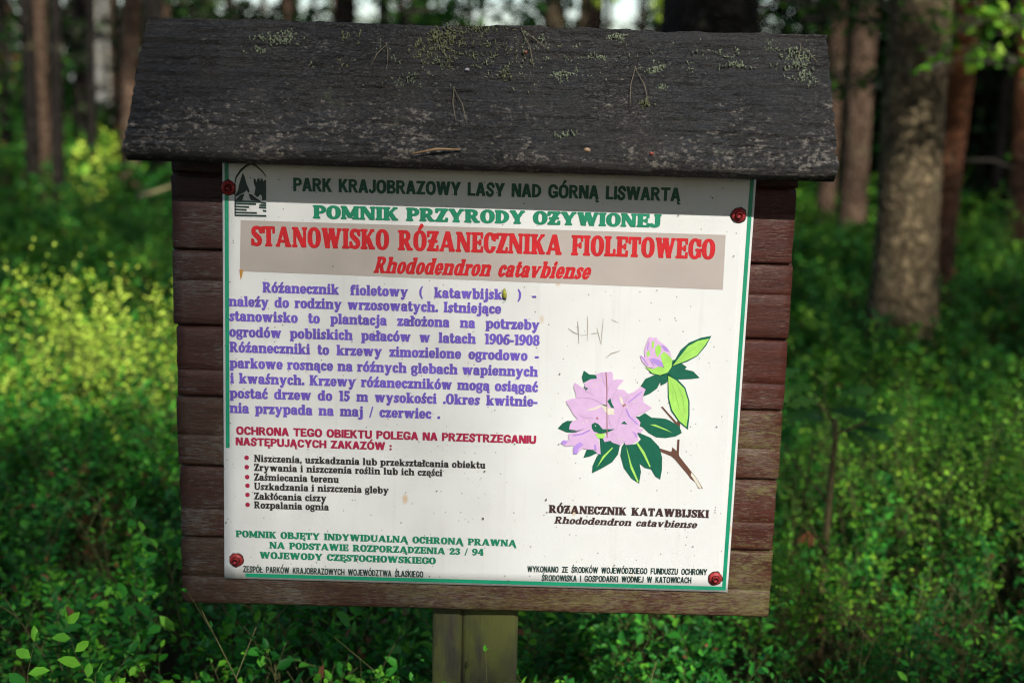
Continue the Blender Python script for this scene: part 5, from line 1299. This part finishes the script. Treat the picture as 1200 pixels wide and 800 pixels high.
# bare stemmed sapling with lobed leaves, right of the board
def lobed_leaf(p, d, n_, L, W):
    """outline of an oak-like leaf as one polygon fan"""
    d = unit(np.array(d, float)); s = unit(np.cross(d, n_)); n2 = np.cross(s, d)
    prof = [(0, .04), (.14, .22), (.22, .16), (.36, .40), (.45, .28), (.60, .50), (.70, .34), (.84, .36), (.93, .2), (1, 0)]
    L_ = [p + d * L * t + s * W * w - n2 * (.25 * W * w + .12 * L * t * t) for t, w in prof]; R_ = [p + d * L * t - s * W * w - n2 * (.25 * W * w + .12 * L * t * t) for t, w in prof]
    Cn = [p + d * L * t - n2 * .12 * L * t * t for t, w in prof]
    return L_, Cn, R_
def add_lobed(mb, p, d, n_, L, W):
    L_, Cn, R_ = lobed_leaf(np.array(p, float), d, np.array(n_, float), L, W); k = len(Cn)
    mb.add(L_ + Cn + R_, [(i, i+1, k+i+1, k+i) for i in range(k-1)] + [(k+i, k+i+1, 2*k+i+1, 2*k+i) for i in range(k-1)])
M_sapleaf = leaf_mat('sapling_leaf', (0.012, 0.05, 0.010), (0.022, 0.08, 0.013), (0.05, 0.13, 0.016), .3)
M_oak = leaf_mat('oak_leaf', (0.016, 0.065, 0.012), (0.030, 0.11, 0.016), (0.075, 0.18, 0.02), .35)
M_sap = plain('sapling_bark', (0.095, 0.076, 0.036), .8, .1, .3, 30)
SY = 1.15
sb = at(962, 740, SY); sb[2] = gz(sb[0], SY); root = empty('sapling', sb, 'bare stemmed oak sapling with a few lobed leaves right of the board', 'sapling')
pts = [sb] + [at(px, py, SY) for px, py in ((963, 690), (967, 640), (972, 585), (976, 540), (979, 515), (978, 490))]
mb = MB(); mb.tube(pts, [.013, .011, .0095, .0085, .008, .007, .005], 9); mb.build('stem', M_sap, root, smooth=True)
for seq, r in ((((971, 592), (960, 575), (940, 555), (918, 520)), .004), (((968, 655), (958, 632), (948, 610)), .0035), (((978, 510), (1000, 500), (1030, 488)), .004), (((978, 495), (965, 478), (945, 462)), .004), (((966, 655), (975, 645), (983, 638)), .003), (((940, 600), (948, 550), (952, 520)), .0025)):
    mb = MB(); q = [at(px, py, SY + .03 * i * (1 if r > .0036 else -1)) for i, (px, py) in enumerate(seq)]; mb.tube(q, [r * (1 - .5 * i / len(q)) for i in range(len(q))], 6); mb.build('twig', M_sap, root)
for (px, py, ang, L) in ((960, 470, 195, .11), (985, 462, -25, .09), (950, 450, 165, .10), (975, 480, -5, .095), (1000, 498, 10, .10), (965, 490, 215, .10), (930, 455, 160, .11), (958, 480, 175, .09), (985, 500, 30, .08), (938, 432, 175, .085), (1010, 490, -15, .09)):
    p = at(px, py, SY + random.uniform(-.06, .06)); a = math.radians(ang); mb = MB()
    add_lobed(mb, p, (math.cos(a), random.uniform(-.5, .1), -math.sin(a) * .8 - .05), (0, -.45, .9), L, L * .62)
    o = mb.build('leaf', M_sapleaf, root, rnd=np.full(len(mb.v), random.uniform(.2, .8)))
mb = MB()                                                     # withered leaf hanging on the low twig
for k in range(6):
    p = at(947, 622, SY - .02); a = math.radians(200 + k * 28); add_lobed(mb, p, (math.cos(a) * .7, random.uniform(-.3, .3), -.75 + math.sin(a) * .3), (0, -1, .3), .045, .007)
mb.build('withered_leaf', plain('withered_brown', (0.26, 0.10, 0.045), .8, .2, .3, 60), root)

# leafy understory: young broadleaf trees whose branches cross the view
def young_tree(label, x, y, h, branches, mat, leaf, group=None, nleaf=26, bark=3):
    """branches: list of (z, azimuth, length)"""
    z = gz(x, y); root = empty('young_tree', (x, y, z), label, 'young tree', group)
    mb = MB(); mb.tube([(x, y, z - .1), (x + .02, y, z + h * .5), (x - .02, y + .03, z + h)], [.03 * h / 4, .02 * h / 4, .006], 8); mb.build('trunk', BARK[bark], root, smooth=True)
    P, D, N, L, A, B, R0_, R1_ = ([] for _ in range(8))
    for (bz, az, ln) in branches:
        A, B, R0_, R1_ = [], [], [], []
        q = np.array([x, y, z + bz]); d = np.array([math.cos(az), math.sin(az), random.uniform(.0, .35)]); d /= np.linalg.norm(d); ns = 7
        for j in range(ns):
            d = unit(d + rng.normal(0, .12, 3) + [0, 0, -.02]); q2 = q + d * ln / ns; A.append(q); B.append(q2); R0_.append(.012 * (1 - j / ns) + .002); R1_.append(.012 * (1 - (j + 1) / ns) + .002); q = q2
            for k in range(max(1, nleaf // ns)):
                o = rng.normal(0, 1, 3) * np.array([.14, .14, .06]) * ln * (.5 + .5 * j / ns); P.append(q + o); D.append(unit(d + rng.normal(0, .8, 3))); N.append(np.array([0, 0, 1.0]) + rng.normal(0, .5, 3)); L.append(leaf * rng.uniform(.7, 1.3))
                A.append(q); B.append(q + o); R0_.append(.003); R1_.append(.0015)
        v, f, t = seg_arrays(np.array(A), np.array(B), np.array(R0_), np.array(R1_)); mesh_np('branch', v, f, t, M_dead, root)
    P, D, N, L = map(np.array, (P, D, N, L)); keep = np.ones(len(P), bool)
    foliage_object('foliage', [P, D, N, L, L * .6, rng.uniform(0, 1, len(P))], [mat], root, six=True)
    return root
def fan(n, z0, z1, l0, l1, a0=0, a1=2*math.pi): return [(random.uniform(z0, z1), random.uniform(a0, a1), random.uniform(l0, l1)) for _ in range(n)]
x, y = spot(1235, 4.6); young_tree('young oak at the right edge with bright leaves hanging into view', x, y, 2.6, [(1.75, 2.9, .6), (1.9, 3.2, .7), (2.05, 3.0, .55), (1.85, 3.5, .5), (2.2, 3.1, .6), (1.8, 3.3, .65), (2.0, 2.8, .6)], M_fresh, .062, nleaf=50)
x, y = spot(1092, 5.75); young_tree('young broadleaf tree with green sprays between the roof end and the thick trunk', x, y, 2.5, [(1.75, 3.5, 1.0), (1.8, 3.9, .9), (1.95, 3.3, .9), (2.1, 3.6, 1.1), (1.85, 4.3, .6), (2.15, 3.0, .6), (1.65, 3.7, .9), (2.0, 4.0, .8), (1.9, 3.6, .9), (2.15, 3.8, .8)], M_oak, .065, nleaf=60)
x, y = spot(470, 11); young_tree('young broadleaf tree showing over the left half of the roof ridge', x, y, 4.2, fan(16, 2.0, 3.6, .7, 1.4), M_oak, .13, nleaf=40)
x, y = spot(560, 13); young_tree('young broadleaf tree showing over the middle of the roof ridge', x, y, 4.4, fan(14, 2.2, 3.8, .7, 1.4), M_oak, .13, nleaf=40)
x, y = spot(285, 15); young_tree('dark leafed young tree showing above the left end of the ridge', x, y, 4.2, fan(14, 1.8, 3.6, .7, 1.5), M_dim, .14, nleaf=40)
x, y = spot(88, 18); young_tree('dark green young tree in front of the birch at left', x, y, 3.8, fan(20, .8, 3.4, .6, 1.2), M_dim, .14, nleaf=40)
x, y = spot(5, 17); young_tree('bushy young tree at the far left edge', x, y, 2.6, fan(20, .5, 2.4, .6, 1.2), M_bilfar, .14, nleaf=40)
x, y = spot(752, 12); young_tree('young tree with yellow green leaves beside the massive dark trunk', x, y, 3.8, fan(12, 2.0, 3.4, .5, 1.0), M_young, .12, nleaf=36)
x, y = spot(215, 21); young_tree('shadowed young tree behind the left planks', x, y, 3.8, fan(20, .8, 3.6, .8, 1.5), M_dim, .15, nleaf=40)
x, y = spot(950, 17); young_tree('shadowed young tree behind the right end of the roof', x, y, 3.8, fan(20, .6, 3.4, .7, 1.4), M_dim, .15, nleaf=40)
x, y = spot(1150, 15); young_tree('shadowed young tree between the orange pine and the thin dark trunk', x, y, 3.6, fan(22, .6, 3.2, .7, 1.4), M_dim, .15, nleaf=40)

# far edge of the wood: a mass of leaves with gaps to the sky
n = 46000
x = rng.uniform(-95, 95, n); y = rng.uniform(40, 74, n)
top = np.array([3.7 + 2.2 * noise.noise(Vector((xx * .35, 0, 0))) + 1.6 * noise.noise(Vector((xx * 1.1, 2.0, 0))) + (1.2 if xx > 12 else 0) for xx in x])
z = 1.0 + np.clip(top, .8, 8) * (y + DIST) / 60 * rng.uniform(0, 1, n) ** .8
P = np.stack([x, y, z], -1)
lv = [P, unit(rng.normal(0, 1, (n, 3))), rng.normal(0, 1, (n, 3)), rng.uniform(.3, .65, n), rng.uniform(.25, .45, n), rng.uniform(0, .8, n)]
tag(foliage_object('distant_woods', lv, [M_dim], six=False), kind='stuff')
# a fallen pale stick leaning in the undergrowth left of the board
mb = MB(); p0, p1, p2 = at(163, 231, 7.5), at(185, 224, 7.4), at(215, 213, 7.3)
mb.tube([p0, p1, p2], [.016, .014, .010], 7); tag(mb.build('fallen_branch', plain('pale_dead_wood', (0.30, 0.24, 0.12)), offset=p1), 'pale dead branch leaning behind the left planks', 'branch')
